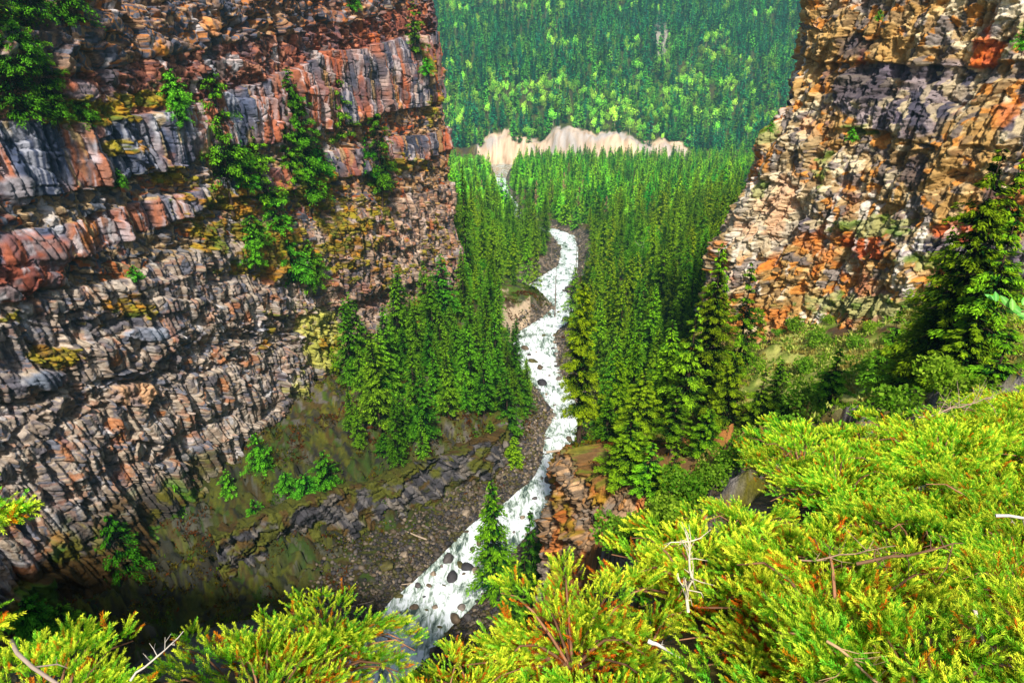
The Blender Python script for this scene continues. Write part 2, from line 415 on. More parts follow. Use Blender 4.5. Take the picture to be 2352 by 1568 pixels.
def build_sheet(name, X, Y, smooth=False):
    Z = G(X, Y)
    Z = Z + 0.10 * fbm(X / 1.2, Y / 1.2, 3, 13) * np.clip(Y / 60, .3, 4)
    gx = np.gradient(Z, axis=0) / (np.hypot(np.gradient(X, axis=0), np.gradient(Y, axis=0)) + 1e-6)
    gy = np.gradient(Z, axis=1) / (np.hypot(np.gradient(X, axis=1), np.gradient(Y, axis=1)) + 1e-6)
    slope = np.hypot(gx, gy)
    cols = ground_cols(X, Y, Z, slope)
    V = np.stack([X, Y, Z], -1).reshape(-1, 3)
    me = mesh_from(name, V, grid_faces(*X.shape), np.clip(cols.reshape(-1, 3), 0.005, .95), smooth, M_GROUND)
    o = link(name, me); o['kind'] = 'structure'
    return o
nu, nv = 620, 800
uu = np.linspace(-1.25, 1.35, nu); uu = np.sign(uu) * np.abs(uu) ** 1.25
uu = uu / 1.1
vv = 30 * (2600 / 30.0) ** np.linspace(0, 1, nv)
UU, VV = np.meshgrid(uu, vv, indexing='ij')
build_sheet('ground', UU * VV, VV)
# rim: fine near the camera, coarse away from it
a = np.linspace(-1, 1, 420); gx = np.sinh(a * 4.2) / math.sinh(4.2) * 110
b = np.linspace(-1, 1, 420); gy = 4 + np.where(b > 0, np.sinh(b * 3.2) / math.sinh(3.2) * 26.5, np.sinh(b * 3.2) / math.sinh(3.2) * 70)
GX, GY = np.meshgrid(gx, gy, indexing='ij')
rim = build_sheet('rim_terrain', GX, GY)

# ------------------------------------------------------------------ cliffs
def layer_interp(tab, xs, x, z):
    """tab: list of boundaries (z at xs), top to bottom; returns the layer number and place in it (0 top .. 1 bottom)"""
    B = np.stack([np.interp(x, xs, t) for t in tab], 0)
    k = np.zeros(x.shape, int) - 1
    for i in range(len(tab)): k = k + (z < B[i])
    kk = np.clip(k, 0, len(tab) - 2)
    up = np.take_along_axis(B, kk[None], 0)[0]; lo = np.take_along_axis(B, kk[None] + 1, 0)[0]
    return np.clip(k, 0, len(tab) - 2), np.clip((up - z) / np.maximum(up - lo, .3), 0, 1)
def column(u, z, w, L, seed, off=0.5, lean=0.0):
    """columnar jointing: prisms about w wide, broken across at uneven heights"""
    uw = (u + lean * z + .35 * w * fbm(u / w / 4, z / 14, 2, seed + 3)) / w
    # uneven widths
    uw = uw + .38 * np.sin(uw * 1.7 + 1.3 * np.sin(uw * .43))
    i = np.floor(uw); f = uw - i
    r = _h(i, 0 * i, seed); r2 = _h(i, 0 * i + 3, seed); asym = .3 + .4 * r2
    prof = np.where(f < asym, f / asym, (1 - f) / (1 - asym))           # a ridge: two faces of the prism
    prof = np.minimum(prof * 1.5, 1)
    zz = z / (L * (.6 + .8 * r)) + r * 7 + .22 * (f - .5) * (r2 - .5) * 4
    j = np.floor(zz); g = zz - j
    rj = _h(i, j, seed + 1)
    top = (_h(i, 0 * i + 9, seed) - .5)
    d = (rj - .5) * off * .9 + top * off * 1.3 + prof * w * .42 - off * .35 * (1 - sstep(0, .06, np.minimum(g, 1 - g) * L / 3))
    return d, rj, r, prof
LA = np.array([-98.6, 40.0]); LD = np.array([0.4, 1.0]) / math.hypot(.4, 1)
def left_uz(px, py):
    a, b, c = ray(px, py)
    # plane x = -114.8 + .4 y
    y = -114.8 / (a / b - .4)
    return (y - 40) * math.hypot(.4, 1), c / b * y
DX = [0, 264, 528, 792, 1045]
# bedding boundaries in photo rows at those photo columns, turned into heights on the wall
LB = [(-900, -900, -900, -900, -900), (70, 50, 40, 20, -40), (165, 175, 110, 55, 10), (285, 285, 232, 120, 75), (470, 440, 355, 295, 225), (540, 500, 420, 350, 290),
      (610, 580, 470, 420, 345), (700, 650, 560, 500, 420), (770, 690, 620, 580, 500), (880, 780, 690, 640, 560), (960, 870, 760, 700, 620),
      (1080, 950, 840, 760, 680), (1230, 1080, 960, 830, 740), (1800, 1600, 1400, 1200, 1100)]
LT = []
uknot = None
for row in LB:
    us, zs = [], []
    for dx, dy in zip(DX, row):
        # near-left columns shift along the wall with height, so solve on the wall itself
        u_, z_ = left_uz(dx * D, np.clip(dy, -200, 1568) * D)
        if dy < -500: z_ = 40
        if dy > 1500: z_ = -140
        us.append(float(u_)); zs.append(float(z_))
    LT.append((us, zs))
UK = np.linspace(0, 260, 60)
LTAB = [np.interp(UK, us, zs) for us, zs in LT]
# kind, palette, set-back of the layer
BRN = [(140, 104, 78), (86, 88, 102), (176, 140, 104), (112, 84, 70), (72, 76, 92), (180, 118, 66), (98, 98, 108), (130, 96, 76), (156, 124, 98), (80, 82, 96)]
RED = [(112, 66, 56), (150, 92, 72), (92, 60, 58), (176, 120, 94), (128, 80, 64), (80, 66, 68), (100, 84, 80)]
COLM = [(78, 88, 116), (112, 118, 140), (168, 92, 64), (184, 116, 92), (90, 96, 120), (150, 78, 50), (196, 190, 190), (68, 76, 100), (196, 108, 48), (150, 140, 120)]
TAN = [(158, 132, 92), (108, 104, 104), (136, 112, 84), (178, 150, 112), (84, 88, 98), (172, 98, 50), (120, 96, 70)]
GRY = [(160, 142, 126), (120, 110, 108), (186, 168, 150), (138, 120, 104), (106, 106, 116), (166, 130, 108), (172, 154, 134), (130, 114, 100), (98, 92, 96)]
DRK = [(82, 88, 104), (108, 104, 106), (150, 130, 104), (92, 96, 112), (168, 104, 70), (74, 80, 96), (130, 114, 96)]
LAY = [('rub', BRN, .0), ('blk', BRN, .5), ('rub', RED, -.5), ('col', COLM, .9), ('rub', TAN, -.3), ('col', DRK, .3), ('rub', TAN, -.2), ('ent', GRY, .5), ('ent', GRY, -.1),
       ('ent', GRY, .4), ('rub', GRY, -.2), ('ent', GRY, .3), ('ent', GRY, 0), ('ent', GRY, 0)]
def paint_rock(u, z, r, r2, palette, seed):
    r = np.clip(.5 + .75 * fbm(u / 4.5, z / 3.2, 3, seed + 7) + .5 * (r - .5), 0, .999)
    c = pal(palette, r)
    n = fbm(u / 7, z / 6, 4, seed)
    c = c * (1 + .30 * (r2[..., None] - .5))
    return c
def left_rock(u, z):
    wob = 1.6 * fbm(u / 13, z / 20, 3, 101)
    # thin sub-beds
    k, t = layer_interp(LTAB, UK, u, z + wob)
    d = np.zeros(u.shape); col = np.zeros(u.shape + (3,))
    dc, rc1, rc2, pr = column(u, z, 2.5, 10, 210, off=1.3, lean=.14)
    dc2, _, _, _ = column(u, z, .9, 5, 215, off=.35, lean=.12)
    de, re1, re2, pe = column(u, z, 1.45, 6.5, 220, off=1.1, lean=.2)
    zd = z + .14 * u
    df, rf1, rf2, cf = facet(u, zd, 1.2, 1.3, 230, tilt=.85, off=.4, shear=.25)
    dF, rF1, rF2, cF = facet(u, zd, 3.2, 3.6, 240, tilt=1.8, off=.9, shear=.2)
    dm, rm1, rm2, cm = facet(u, zd, 1.35, 5.2, 250, tilt=1.2, off=.8, shear=.22)
    big = facet(u, zd, 7.5, 4.2, 260, tilt=2.2, off=1.3, shear=.3)[0] + .5 * dF
    fine = facet(u, z, .5, .42, 270, tilt=.35, off=.16)[0]
    for i, (kind, pa, so) in enumerate(LAY[:len(LTAB) - 1]):
        m = k == i
        if not m.any(): continue
        ledge = .3 * so + .3 * sstep(.0, .35, t[m]) * (1 if kind != 'rub' else .2) - (.3 * sstep(.9, 1.0, t[m]) if kind != 'rub' else 0)
        if kind == 'rub':
            sel = sstep(-.12, .12, fbm(u[m] / 8, z[m] / 6, 2, 311)); d[m] = df[m] * (.3 + .7 * sel) + .5 * dF[m] + .6 * dm[m] * (1 - .6 * sel) + ledge + .45 * big[m]; r1, r2 = rf1, rF1
            col[m] = paint_rock(u[m], z[m], np.where(rF2[m] > .6, rm1[m], rf1[m]), rf2[m], pa, 300 + i)
        elif kind == 'blk':
            d[m] = dF[m] + .5 * df[m] + ledge + .5 * big[m]
            col[m] = paint_rock(u[m], z[m], np.where(rf2[m] > .6, rf1[m], rF1[m]), rF2[m], pa, 300 + i)
        elif kind == 'col':
            d[m] = 1.15 * dc[m] + .5 * dc2[m] + ledge + .35 * big[m] + .2 * fine[m]
            # colours run in broad patches over several prisms, with pale vertical streaks
            p = fbm(u[m] / 6, z[m] / 16, 3, 310) * 1.1 + .38 + (rc2[m] - .5) * .35 + .2 * fbm(u[m] / 1.1, z[m] / 5, 3, 320)
            stops = np.array([lin(q) for q in [(58, 66, 88), (84, 92, 116), (104, 100, 112), (132, 108, 104), (166, 110, 86), (172, 104, 74), (134, 84, 62), (96, 88, 92), (186, 116, 60)]])
            q = np.clip(p, 0, .999) * (len(stops) - 1); qi = q.astype(int)
            cc = stops[qi] * (1 - (q - qi))[:, None] + stops[qi + 1] * (q - qi)[:, None]
            st = sstep(.12, .4, fbm(u[m] / .5, z[m] / 9, 3, 330))
            cc = mixc(cc, np.broadcast_to(lin((205, 205, 214)), cc.shape), st * .5)
            cc = mixc(cc, np.broadcast_to(lin((168, 146, 104)), cc.shape), sstep(.25, .4, fbm(u[m] / 2, z[m] / 12, 3, 335)) * .8)
            col[m] = cc * (1 + .3 * (rc1[m] - .5))[:, None]
        else:
            mix_ = sstep(-.45, -.2, fbm(u[m] / 9, z[m] / 7, 3, 340 + i))
            d[m] = (1.15 * de[m] + .3 * dc2[m] + .14 * df[m]) * mix_ + (dm[m] + .25 * df[m]) * (1 - mix_) + ledge + .45 * big[m] + .15 * fine[m]
            rr = np.where(mix_ > .5, re1[m], rm1[m])
            col[m] = paint_rock(u[m], z[m], rr, rm2[m], pa, 300 + i)
            st = sstep(.15, .4, fbm(u[m] / .7, z[m] / 5, 3, 345))
            col[m] = mixc(col[m], np.broadcast_to(lin((206, 194, 180)), col[m].shape), st * .45)
    d = d + 2.2 * fbm(u / 30, z / 24, 3, 102) + .12 * fine - .8
    # the lowest part darkens to mossy rock
    return d, col, k, t
MOSSB = [  # display x, y, rx, ry, strength : moss and lichen cushions on the left wall
    (110, 235, 90, 22, 1), (250, 260, 110, 26, 1.2), (380, 232, 60, 20, 1.1), (560, 470, 90, 60, .9), (640, 570, 110, 70, 1.1), (740, 430, 70, 60, .9), (800, 540, 70, 110, .9), (430, 410, 70, 25, .9),
    (930, 380, 60, 20, .9), (880, 480, 60, 60, .6), (320, 710, 90, 26, 1.0), (150, 828, 52, 22, 1.5), (600, 620, 60, 40, .8), (970, 720, 60, 50, .9), (900, 620, 80, 60, .5), (330, 345, 50, 22, .8),
    (30, 150, 60, 40, .9), (1000, 560, 40, 100, .5), (640, 760, 40, 60, .35), (1010, 150, 25, 30, .8), (1015, 250, 20, 40, .8), (260, 750, 50, 16, .7), (760, 620, 60, 40, .7), (500, 540, 60, 60, .8),
    (60, 740, 40, 20, .5), (770, 790, 40, 20, .8)]
def to_display(u, z):
    x = LA[0] + LD[0] * u; y = LA[1] + LD[1] * u
    a, b = project(x, y, z)
    return a / D, b / D
def blobs(dx, dy, B):
    s = np.zeros(dx.shape)
    for x0, y0, rx, ry, w in B: s = np.maximum(s, w * np.exp(-(((dx - x0) / rx) ** 2 + ((dy - y0) / ry) ** 2)))
    return s
ROCKB = [  # smooth bare spots: big rusty boulder on the left edge and other patches (x, y, rx, ry, bulge, colour)
    (110, 600, 95, 75, 2.6, (160, 88, 62)), (60, 650, 60, 50, 1.4, (140, 72, 52)), (130, 880, 60, 26, 1.2, (112, 120, 134)), (80, 440, 45, 40, 1.2, (150, 150, 160)),
    (330, 910, 60, 30, .8, (206, 160, 120)), (240, 210, 45, 30, 1.2, (168, 96, 66)), (420, 110, 30, 22, .8, (214, 140, 60)), (540, 60, 30, 22, .8, (206, 140, 80)), (360, 770, 60, 20, .9, (150, 156, 170))]
UP_L = None
def build_left():
    global UP_L
    du = .17
    # the wall runs to its far corner, rounds it and turns away
    base_u = np.arange(18, 212, du)
    corner = np.arange(0, 46, .3)
    zs = np.arange(-104, 13, .17)
    px = list(LA[0] + LD[0] * base_u); py = list(LA[1] + LD[1] * base_u)
    nx = [math.cos(math.atan2(-LD[0], LD[1]))] * len(base_u); ny = [-LD[0]] * len(base_u)
    nx = [LD[1]] * len(base_u); ny = [-LD[0]] * len(base_u)
    x0, y0 = px[-1], py[-1]; ang = math.atan2(LD[1], LD[0])
    for s in corner[1:]:
        aa = ang + sstep(0, 7, s) * math.radians(100)
        x0 += math.cos(aa) * .3; y0 += math.sin(aa) * .3
        px.append(x0); py.append(y0); nx.append(math.sin(aa)); ny.append(-math.cos(aa))
    us = np.concatenate([base_u, 212 + corner[1:]])
    U, Z = np.meshgrid(us, zs, indexing='ij')
    d, col, k, t = left_rock(U, Z)
    dx, dy = to_display(U, Z)
    # silhouette of the far corner: it leans out towards the foot and steps in and out
    wig = np.interp(dy, [-50, 0, 60, 130, 190, 250, 330, 400, 500, 600, 680, 900], [-1.6, -1.4, -1.0, -.4, 0.2, .9, 1.2, 1.1, 1.2, 1.9, 2.4, 3])
    d = d + wig * sstep(120, 205, U)
    mo = blobs(dx, dy, MOSSB)
    mn = fbm(U / 2.6, Z / 1.8, 3, 400) + .45 * fbm(U / .9, Z / .7, 3, 401)
    mk = sstep(.38, .5, mo * .85 + mn * .55 * (mo > .08))
    # smooth spots
    for x_, y_, rx, ry, bl, c_ in ROCKB:
        e = ((dx - x_) / rx) ** 2 + ((dy - y_) / ry) ** 2 + .5 * fbm(U / 2.5, Z / 2.5, 3, 410)
        w = 1 - sstep(.6, 1.0, e)
        d = d * (1 - .45 * w) + w * (.5 + .6 * bl * np.sqrt(np.clip(1 - e, 0, 1)))
        cc = np.broadcast_to(lin(c_), col.shape) * (1 + .35 * fbm(U / 1.3, Z / 1.3, 4, 411)[..., None])
        cc = mixc(cc, np.broadcast_to(lin((128, 120, 122)), col.shape), sstep(.0, .35, fbm(U / 3, Z / 3, 3, 412)) * .8)
        col = mixc(col, cc, w)
    # orange and white lichen, pale runs of water
    li = sstep(.30, .42, fbm(U / 3.2, Z / 3.6, 4, 420)) * sstep(-.2, .3, fbm(U / 25, Z / 20, 2, 421))
    col = mixc(col, np.broadcast_to(lin((196, 116, 48)), col.shape), li * .6)
    li2 = sstep(.36, .48, fbm(U / 2.1, Z / 4.6, 4, 430))
    col = mixc(col, np.broadcast_to(lin((212, 210, 212)), col.shape), li2 * .55)
    ru = sstep(.1, .4, fbm(U / 16, Z / 12, 3, 440)) * sstep(650, 350, dx * 0 + dy) * .5
    col = mixc(col, col * np.array([1.12, .9, .8]), ru)
    # the far end of the wall is rustier, with seepage streaks
    wr = sstep(560, 900, dx) * sstep(860, 640, dy)
    stk = fbm(U / 1.1, Z / 9, 3, 455)
    col = mixc(col, col * np.array([1.12, .78, .58]), wr * (.45 + .5 * sstep(-.1, .3, stk)))
    col = mixc(col, np.broadcast_to(lin((84, 84, 98)), col.shape), sstep(.12, .4, fbm(U / 1.6, Z / 12, 3, 456)) * .5)
    # yellow-green crust near the foot on the right
    yg = blobs(dx, dy, [(760, 800, 50, 60, 1), (740, 740, 60, 40, .7), (700, 890, 30, 40, .6)])
    col = mixc(col, np.broadcast_to(lin((190, 190, 60)), col.shape), sstep(.3, .6, yg + .5 * fbm(U / 1.5, Z / 1.5, 3, 450)) * .7)
    # moss: cushions standing proud of the rock
    mc = mixc(np.broadcast_to(lin((150, 134, 8)), col.shape), np.broadcast_to(lin((176, 120, 10)), col.shape), sstep(-.1, .35, fbm(U / 2, Z / 2, 3, 460)))
    mc = mixc(mc, np.broadcast_to(lin((98, 112, 10)), col.shape), sstep(.05, .4, fbm(U / 1.4 + 9, Z / 1.4, 3, 461)))
    # moss and dark rock along the foot, where the wall meets the slope
    foot = np.interp(dx, [-200, 0, 100, 264, 430, 528, 640, 760, 792, 900, 1045, 1200], [1450, 1380, 1250, 1170, 1090, 1075, 1010, 900, 860, 830, 760, 700])
    ft = sstep(-60, 50, dy - foot + 70 * fbm(U / 7, Z / 4, 3, 470))
    c_f = mixc(np.broadcast_to(lin((92, 88, 14)), col.shape), np.broadcast_to(lin((62, 56, 52)), col.shape), sstep(-.15, .15, fbm(U / 1.8, Z / 3.0, 4, 471)))
    c_f = mixc(c_f, np.broadcast_to(lin((74, 54, 18)), col.shape), sstep(.1, .3, fbm(U / 6, Z / 5, 3, 472)))
    c_f = mixc(c_f, np.broadcast_to(lin((70, 104, 14)), col.shape), sstep(.15, .35, fbm(U / 3.5, Z / 3.5, 3, 473)))
    col = mixc(col, c_f, ft)
    cush = facet(U, Z, 1.1, .7, 480, tilt=.1, off=.2)[3]
    mc = mixc(mc, np.broadcast_to(lin((84, 66, 16)), col.shape), sstep(-.1, .3, fbm(U / .9, Z / .6, 3, 462)) * .8)
    d = d + mk * (.25 + .35 * np.clip(cush * 2, 0, 1)); col = mixc(col, mc, mk * .92)
    col = col * .86
    # overall shape: leans back a little, the foot spreads
    lean = -.065 * (Z + 85) + 3.2 * sstep(-86, -104, Z)
    d = d + lean
    NX = np.array(nx)[:, None]; NY = np.array(ny)[:, None]
    X = np.array(px)[:, None] + NX * d; Y = np.array(py)[:, None] + NY * d
    Z2 = Z + .15 * fbm(U / 1.1, Z / 1.1, 2, 490)
    V = np.stack([X, Y, Z2], -1).reshape(-1, 3)
    me = mesh_from('left_cliff', V, grid_faces(*U.shape), np.clip(col.reshape(-1, 3), .006, .9), False, M_ROCK)
    o = link('left_cliff', me); o['kind'] = 'structure'
    UP_L = (us, zs, X, Y)
    # plateau top so the wall is a solid body
    return o
build_left()
def left_surface(u, z):
    us, zs, X, Y = UP_L
    i = int(np.clip(np.searchsorted(us, u), 0, len(us) - 1)); j = int(np.clip(np.searchsorted(zs, z), 0, len(zs) - 1))
    return float(X[i, j]), float(Y[i, j])

# right cliff -------------------------------------------------------
RP = np.array([(62, 150), (50, 138), (43, 124), (42, 119.5), (47, 112.5), (56, 99.5), (66, 85), (76, 71), (90, 54), (112, 36)], float)
def resample(P, ds):
    seg = np.linalg.norm(np.diff(P, axis=0), axis=1); s = np.concatenate([[0], np.cumsum(seg)])
    n = int(s[-1] / ds); t = np.linspace(0, s[-1], n)
    Q = np.stack([np.interp(t, s, P[:, 0]), np.interp(t, s, P[:, 1])], 1)
    k = max(3, int(3 / ds)) | 1
    pad = np.pad(Q, ((k // 2, k // 2), (0, 0)), mode='edge'); ker = np.ones(k) / k
    Q2 = np.stack([np.convolve(pad[:, i], ker, 'valid') for i in (0, 1)], 1)
    T = np.gradient(Q2, axis=0); T /= np.linalg.norm(T, axis=1)[:, None]
    return t, Q2, T
OCH = [(176, 138, 80), (158, 122, 68), (190, 158, 106), (136, 108, 70), (188, 126, 56), (112, 98, 88), (164, 138, 98), (196, 178, 144), (128, 116, 108)]
PUR = [(104, 92, 104), (84, 76, 84), (134, 120, 120), (176, 158, 126), (70, 66, 78), (150, 134, 112)]
def rock_generic(U, Z, seed, fine=1.0):
    df, rf1, rf2, _ = facet(U, Z, .85 * fine, .8 * fine, seed + 1, tilt=.7, off=.38)
    dF, rF1, rF2, _ = facet(U, Z, 2.4 * fine, 2.6 * fine, seed + 2, tilt=1.6, off=.8, shear=-.25)
    dm, rm1, rm2, _ = facet(U, Z, 1.2 * fine, 3.4 * fine, seed + 3, tilt=1.3, off=.75, shear=-.25)
    bg = facet(U, Z, 6.5 * fine, 6 * fine, seed + 4, tilt=1.8, off=1.1)
    sm = facet(U, Z, .4 * fine, .38 * fine, seed + 5, tilt=.28, off=.13)[0]
    return df, dF, dm, bg, sm, rf1, rf2, rF1, rF2, rm1, rm2
def build_right():
    t, Q, T = resample(RP, .13)
    zs = np.arange(-64, 16, .13)
    U, Z = np.meshgrid(t, zs, indexing='ij')
    X0 = Q[:, 0][:, None] + 0 * Z; Y0 = Q[:, 1][:, None] + 0 * Z
    # surface normal: towards the canyon (travel direction is towards the camera, canyon lies on its right)
    NX = T[:, 1][:, None]; NY = -T[:, 0][:, None]
    px, py = project(X0, Y0, Z); dx = px / D; dy = py / D
    df, dF, dm, bg, sm, rf1, rf2, rF1, rF2, rm1, rm2 = rock_generic(U, Z, 500, 1.7)
    dc, rc1, rc2, pr = column(U, Z, 1.5, 6, 560, off=.7, lean=-.1)
    # beds: a top course of big blocks, dark recess under it, columns, broken mid part, columns again, rubble foot
    cz = Z + .9 * fbm(U / 9, Z / 9, 2, 570)
    bed = lambda a, b: sstep(a, a + .5, cz) * (1 - sstep(b, b + .5, cz))
    topb = bed(-3.5, 30); rec = bed(-5.6, -3.5); colb = .8 * bed(-13.5, -8.5) * sstep(38, 50, U); colc = .7 * bed(-23, -18) * sstep(40, 52, U) * (1 - sstep(70, 80, U))
    n = fbm(U / 8, Z / 8, 3, 580)
    d = .7 * bg[0] + .55 * dF + .5 * df + .7 * dm + sm
    d = d * (1 - .8 * np.maximum(colb, colc)) + np.maximum(colb, colc) * (1.2 * dc + .3 * df + .9)
    d = d + topb * .7 - rec * .6 + .2 * bed(-8.5, -5.6)
    dv_ = column(U, Z, 2.2, 9, 575, off=1.3, lean=-.3)[0]; d = d + .7 * dv_ * (1 - np.maximum(colb, colc))
    d = d + 2.5 * fbm(U / 17, Z / 15, 3, 590)
    d = d + .55 * facet(U, Z, .8, .75, 577, tilt=.5, off=.28)[0]
    rr = np.clip(.5 + .6 * fbm(U / 5, Z / 6, 3, 578) + .7 * (np.where(rf2 > .5, rf1, rm1) - .5), 0, .999)
    pr_ = sstep(-.08, .12, fbm(U / 10, Z / 7, 3, 600) + .45 * np.maximum(colb, colc) + .25 * rec - .28)
    col = mixc(pal(OCH, rr), pal(PUR, rr), pr_)
    col = col * (1 + .3 * (rF1 - .5))[..., None]
    orr = sstep(.13, .3, fbm(U / 4.0, Z / 4.4, 4, 610)) * sstep(-.3, .15, fbm(U / 16, Z / 14, 2, 611))
    col = mixc(col, np.broadcast_to(lin((190, 108, 32)), col.shape), orr * .75)
    rd_ = blobs(dx, dy, [(2230, 120, 50, 50, 1), (2340, 100, 20, 50, 1), (1990, 560, 60, 40, 1), (2200, 530, 60, 30, .8), (1960, 130, 30, 40, .6)])
    col = mixc(col, np.broadcast_to(lin((190, 82, 24)), col.shape), sstep(.35, .6, rd_ + .5 * fbm(U / 1.7, Z / 1.9, 3, 620)) * .8)
    dk = blobs(dx, dy, [(1960, 190, 90, 50, 1), (1930, 110, 60, 40, .8), (2160, 700, 50, 30, .9), (2100, 400, 60, 50, .8), (2260, 440, 40, 50, .6)])
    col = mixc(col, np.broadcast_to(lin((66, 58, 64)), col.shape), sstep(.35, .6, dk + .45 * fbm(U / 1.6, Z / 2.6, 3, 630)) * .85)
    wh = sstep(.22, .42, fbm(U / .7, Z / 6, 3, 640)) * sstep(0, .3, fbm(U / 9, Z / 9, 2, 641))
    col = mixc(col, np.broadcast_to(lin((220, 212, 200)), col.shape), wh * .7)
    pale = blobs(dx, dy, [(1800, 470, 70, 90, 1), (1750, 520, 60, 80, .8), (2300, 40, 60, 60, .6)])
    col = mixc(col, col * .35 + lin((214, 198, 168)) * .6, sstep(.3, .6, pale + .3 * fbm(U / 2, Z / 2, 3, 650)) * .75)
    gr = blobs(dx, dy, [(2010, 520, 120, 26, 1), (1960, 300, 40, 20, .8), (1880, 380, 30, 60, .7), (2140, 600, 80, 30, .7), (2010, 700, 200, 30, 1), (1750, 310, 25, 30, 1), (2340, 60, 30, 30, 1), (1750, 430, 16, 40, .9)])
    g = sstep(.4, .6, gr + .42 * fbm(U / .9, Z / .6, 3, 660))
    col = mixc(col, mixc(np.broadcast_to(lin((150, 148, 92)), col.shape), np.broadcast_to(lin((88, 112, 30)), col.shape), sstep(0, .3, fbm(U / 1.2, Z / 1.2, 2, 661))), g * .9)
    d = d + .12 * g
    # profile: upper wall upright, the lower part swells out towards the canyon at the far end
    far = 1 - sstep(16, 34, U - 20)
    sil = np.interp(Z, [-50, -46, -38, -30, -23, -18, -15, -12.5, -8, -3, 4], [8.2, 7.6, 7.0, 3.5, 1.4, .8, 0, -2.4, -3.2, -4.6, -5.4])
    d = d + (sil) * far + (-.18 * (Z + 20)) * (1 - far) * .6
    d = d - 1.5                                          # the relief is centred on the path
    X = X0 + NX * d; Y = Y0 + NY * d
    V = np.stack([X, Y, Z + .1 * fbm(U, Z, 2, 699)], -1).reshape(-1, 3)
    me = mesh_from('right_cliff', V, grid_faces(*U.shape), np.clip(col.reshape(-1, 3), .006, .9), False, M_ROCK)
    o = link('right_cliff', me); o['kind'] = 'structure'
build_right()
# rock spur in the middle and the broken edge of the bench ----------------------
def build_spur():
    P = np.array([(13.5, 125), (12.5, 106), (6.8, 90), (4.6, 77), (7.6, 66.5), (13, 61.5), (19, 61), (24, 58.5), (33, 50), (44, 43)], float)
    t, Q, T = resample(P, .14)
    zs = np.arange(-101, -30, .16)
    U, Z = np.meshgrid(t, zs, indexing='ij')
    X0 = Q[:, 0][:, None] + 0 * Z; Y0 = Q[:, 1][:, None] + 0 * Z
    NX = T[:, 1][:, None] * 1.0; NY = -T[:, 0][:, None] * 1.0
    df, dF, dm, bg, sm, rf1, rf2, rF1, rF2, rm1, rm2 = rock_generic(U, Z, 700, .8)
    dc, rc1, rc2, pr = column(U, Z, .9, 3.5, 760, off=.4)
    lowc = 1 - sstep(-70, -64, Z)
    d = .55 * bg[0] + .6 * dF + .5 * df + .35 * dm + .8 * sm + lowc * .8 * dc + 1.3 * fbm(U / 8, Z / 9, 3, 770)
    pal1 = [(152, 120, 86), (128, 102, 76), (172, 138, 102), (108, 90, 72), (172, 122, 70), (122, 108, 94), (140, 112, 84)]
    col = pal(pal1, np.where(rf2 > .5, rf1, rm1)) * (1 + .3 * (rF1 - .5))[..., None]
    g = np.broadcast_to(lin((132, 120, 108)), col.shape) * (1 + .4 * (rc1 - .5))[..., None]
    col = mixc(col, g, lowc * .8)
    col = mixc(col, np.broadcast_to(lin((196, 112, 36)), col.shape), sstep(.15, .4, fbm(U / 3, Z / 4, 3, 780)) * .7)
    mo = sstep(.12, .3, fbm(U / 3.5, Z / 4, 4, 790) + .35 * lowc * sstep(-60, -72, Z) - .12)
    mcol = mixc(np.broadcast_to(lin((140, 112, 12)), col.shape), np.broadcast_to(lin((150, 78, 14)), col.shape), sstep(-.1, .3, fbm(U, Z, 3, 791)))
    col = mixc(col, mcol, mo * .85)
    d = d + .3 * mo
    zt = benchR(X0, Y0) + 1.0 * fbm(U / 4, 0 * Z, 2, 795) + 0.6
    zt = np.where(Y0 > 100, np.maximum(zt, -100), zt)
    over = np.clip(Z - zt, 0, None)
    tp = sstep(-1.6, .3, Z - zt)
    col = mixc(col, mixc(np.broadcast_to(lin((104, 74, 36)), col.shape), np.broadcast_to(lin((92, 98, 20)), col.shape), sstep(-.1, .2, fbm(U / .8, Z / .5, 3, 797))), tp * .9)
    d = d - 1.4 * sstep(-3, 0, Z - zt) - over * 3
    d = d + np.interp(Z, [-103, -80, -62, -50], [1.6, .5, 0, 0]) - .6
    Zc = np.minimum(Z, zt + .25 * fbm(U / .8, over, 2, 796))
    X = X0 + NX * np.maximum(d, -7); Y = Y0 + NY * np.maximum(d, -7)
    keep = np.maximum(d, -7) > -6.9
    V = np.stack([X, Y, np.where(keep, Zc, Zc - 3)], -1).reshape(-1, 3)
    o = link('rock_spur', mesh_from('rock_spur', V, grid_faces(*U.shape), np.clip(col.reshape(-1, 3), .006, .9), False, M_ROCK))
    o['kind'] = 'structure'
build_spur()
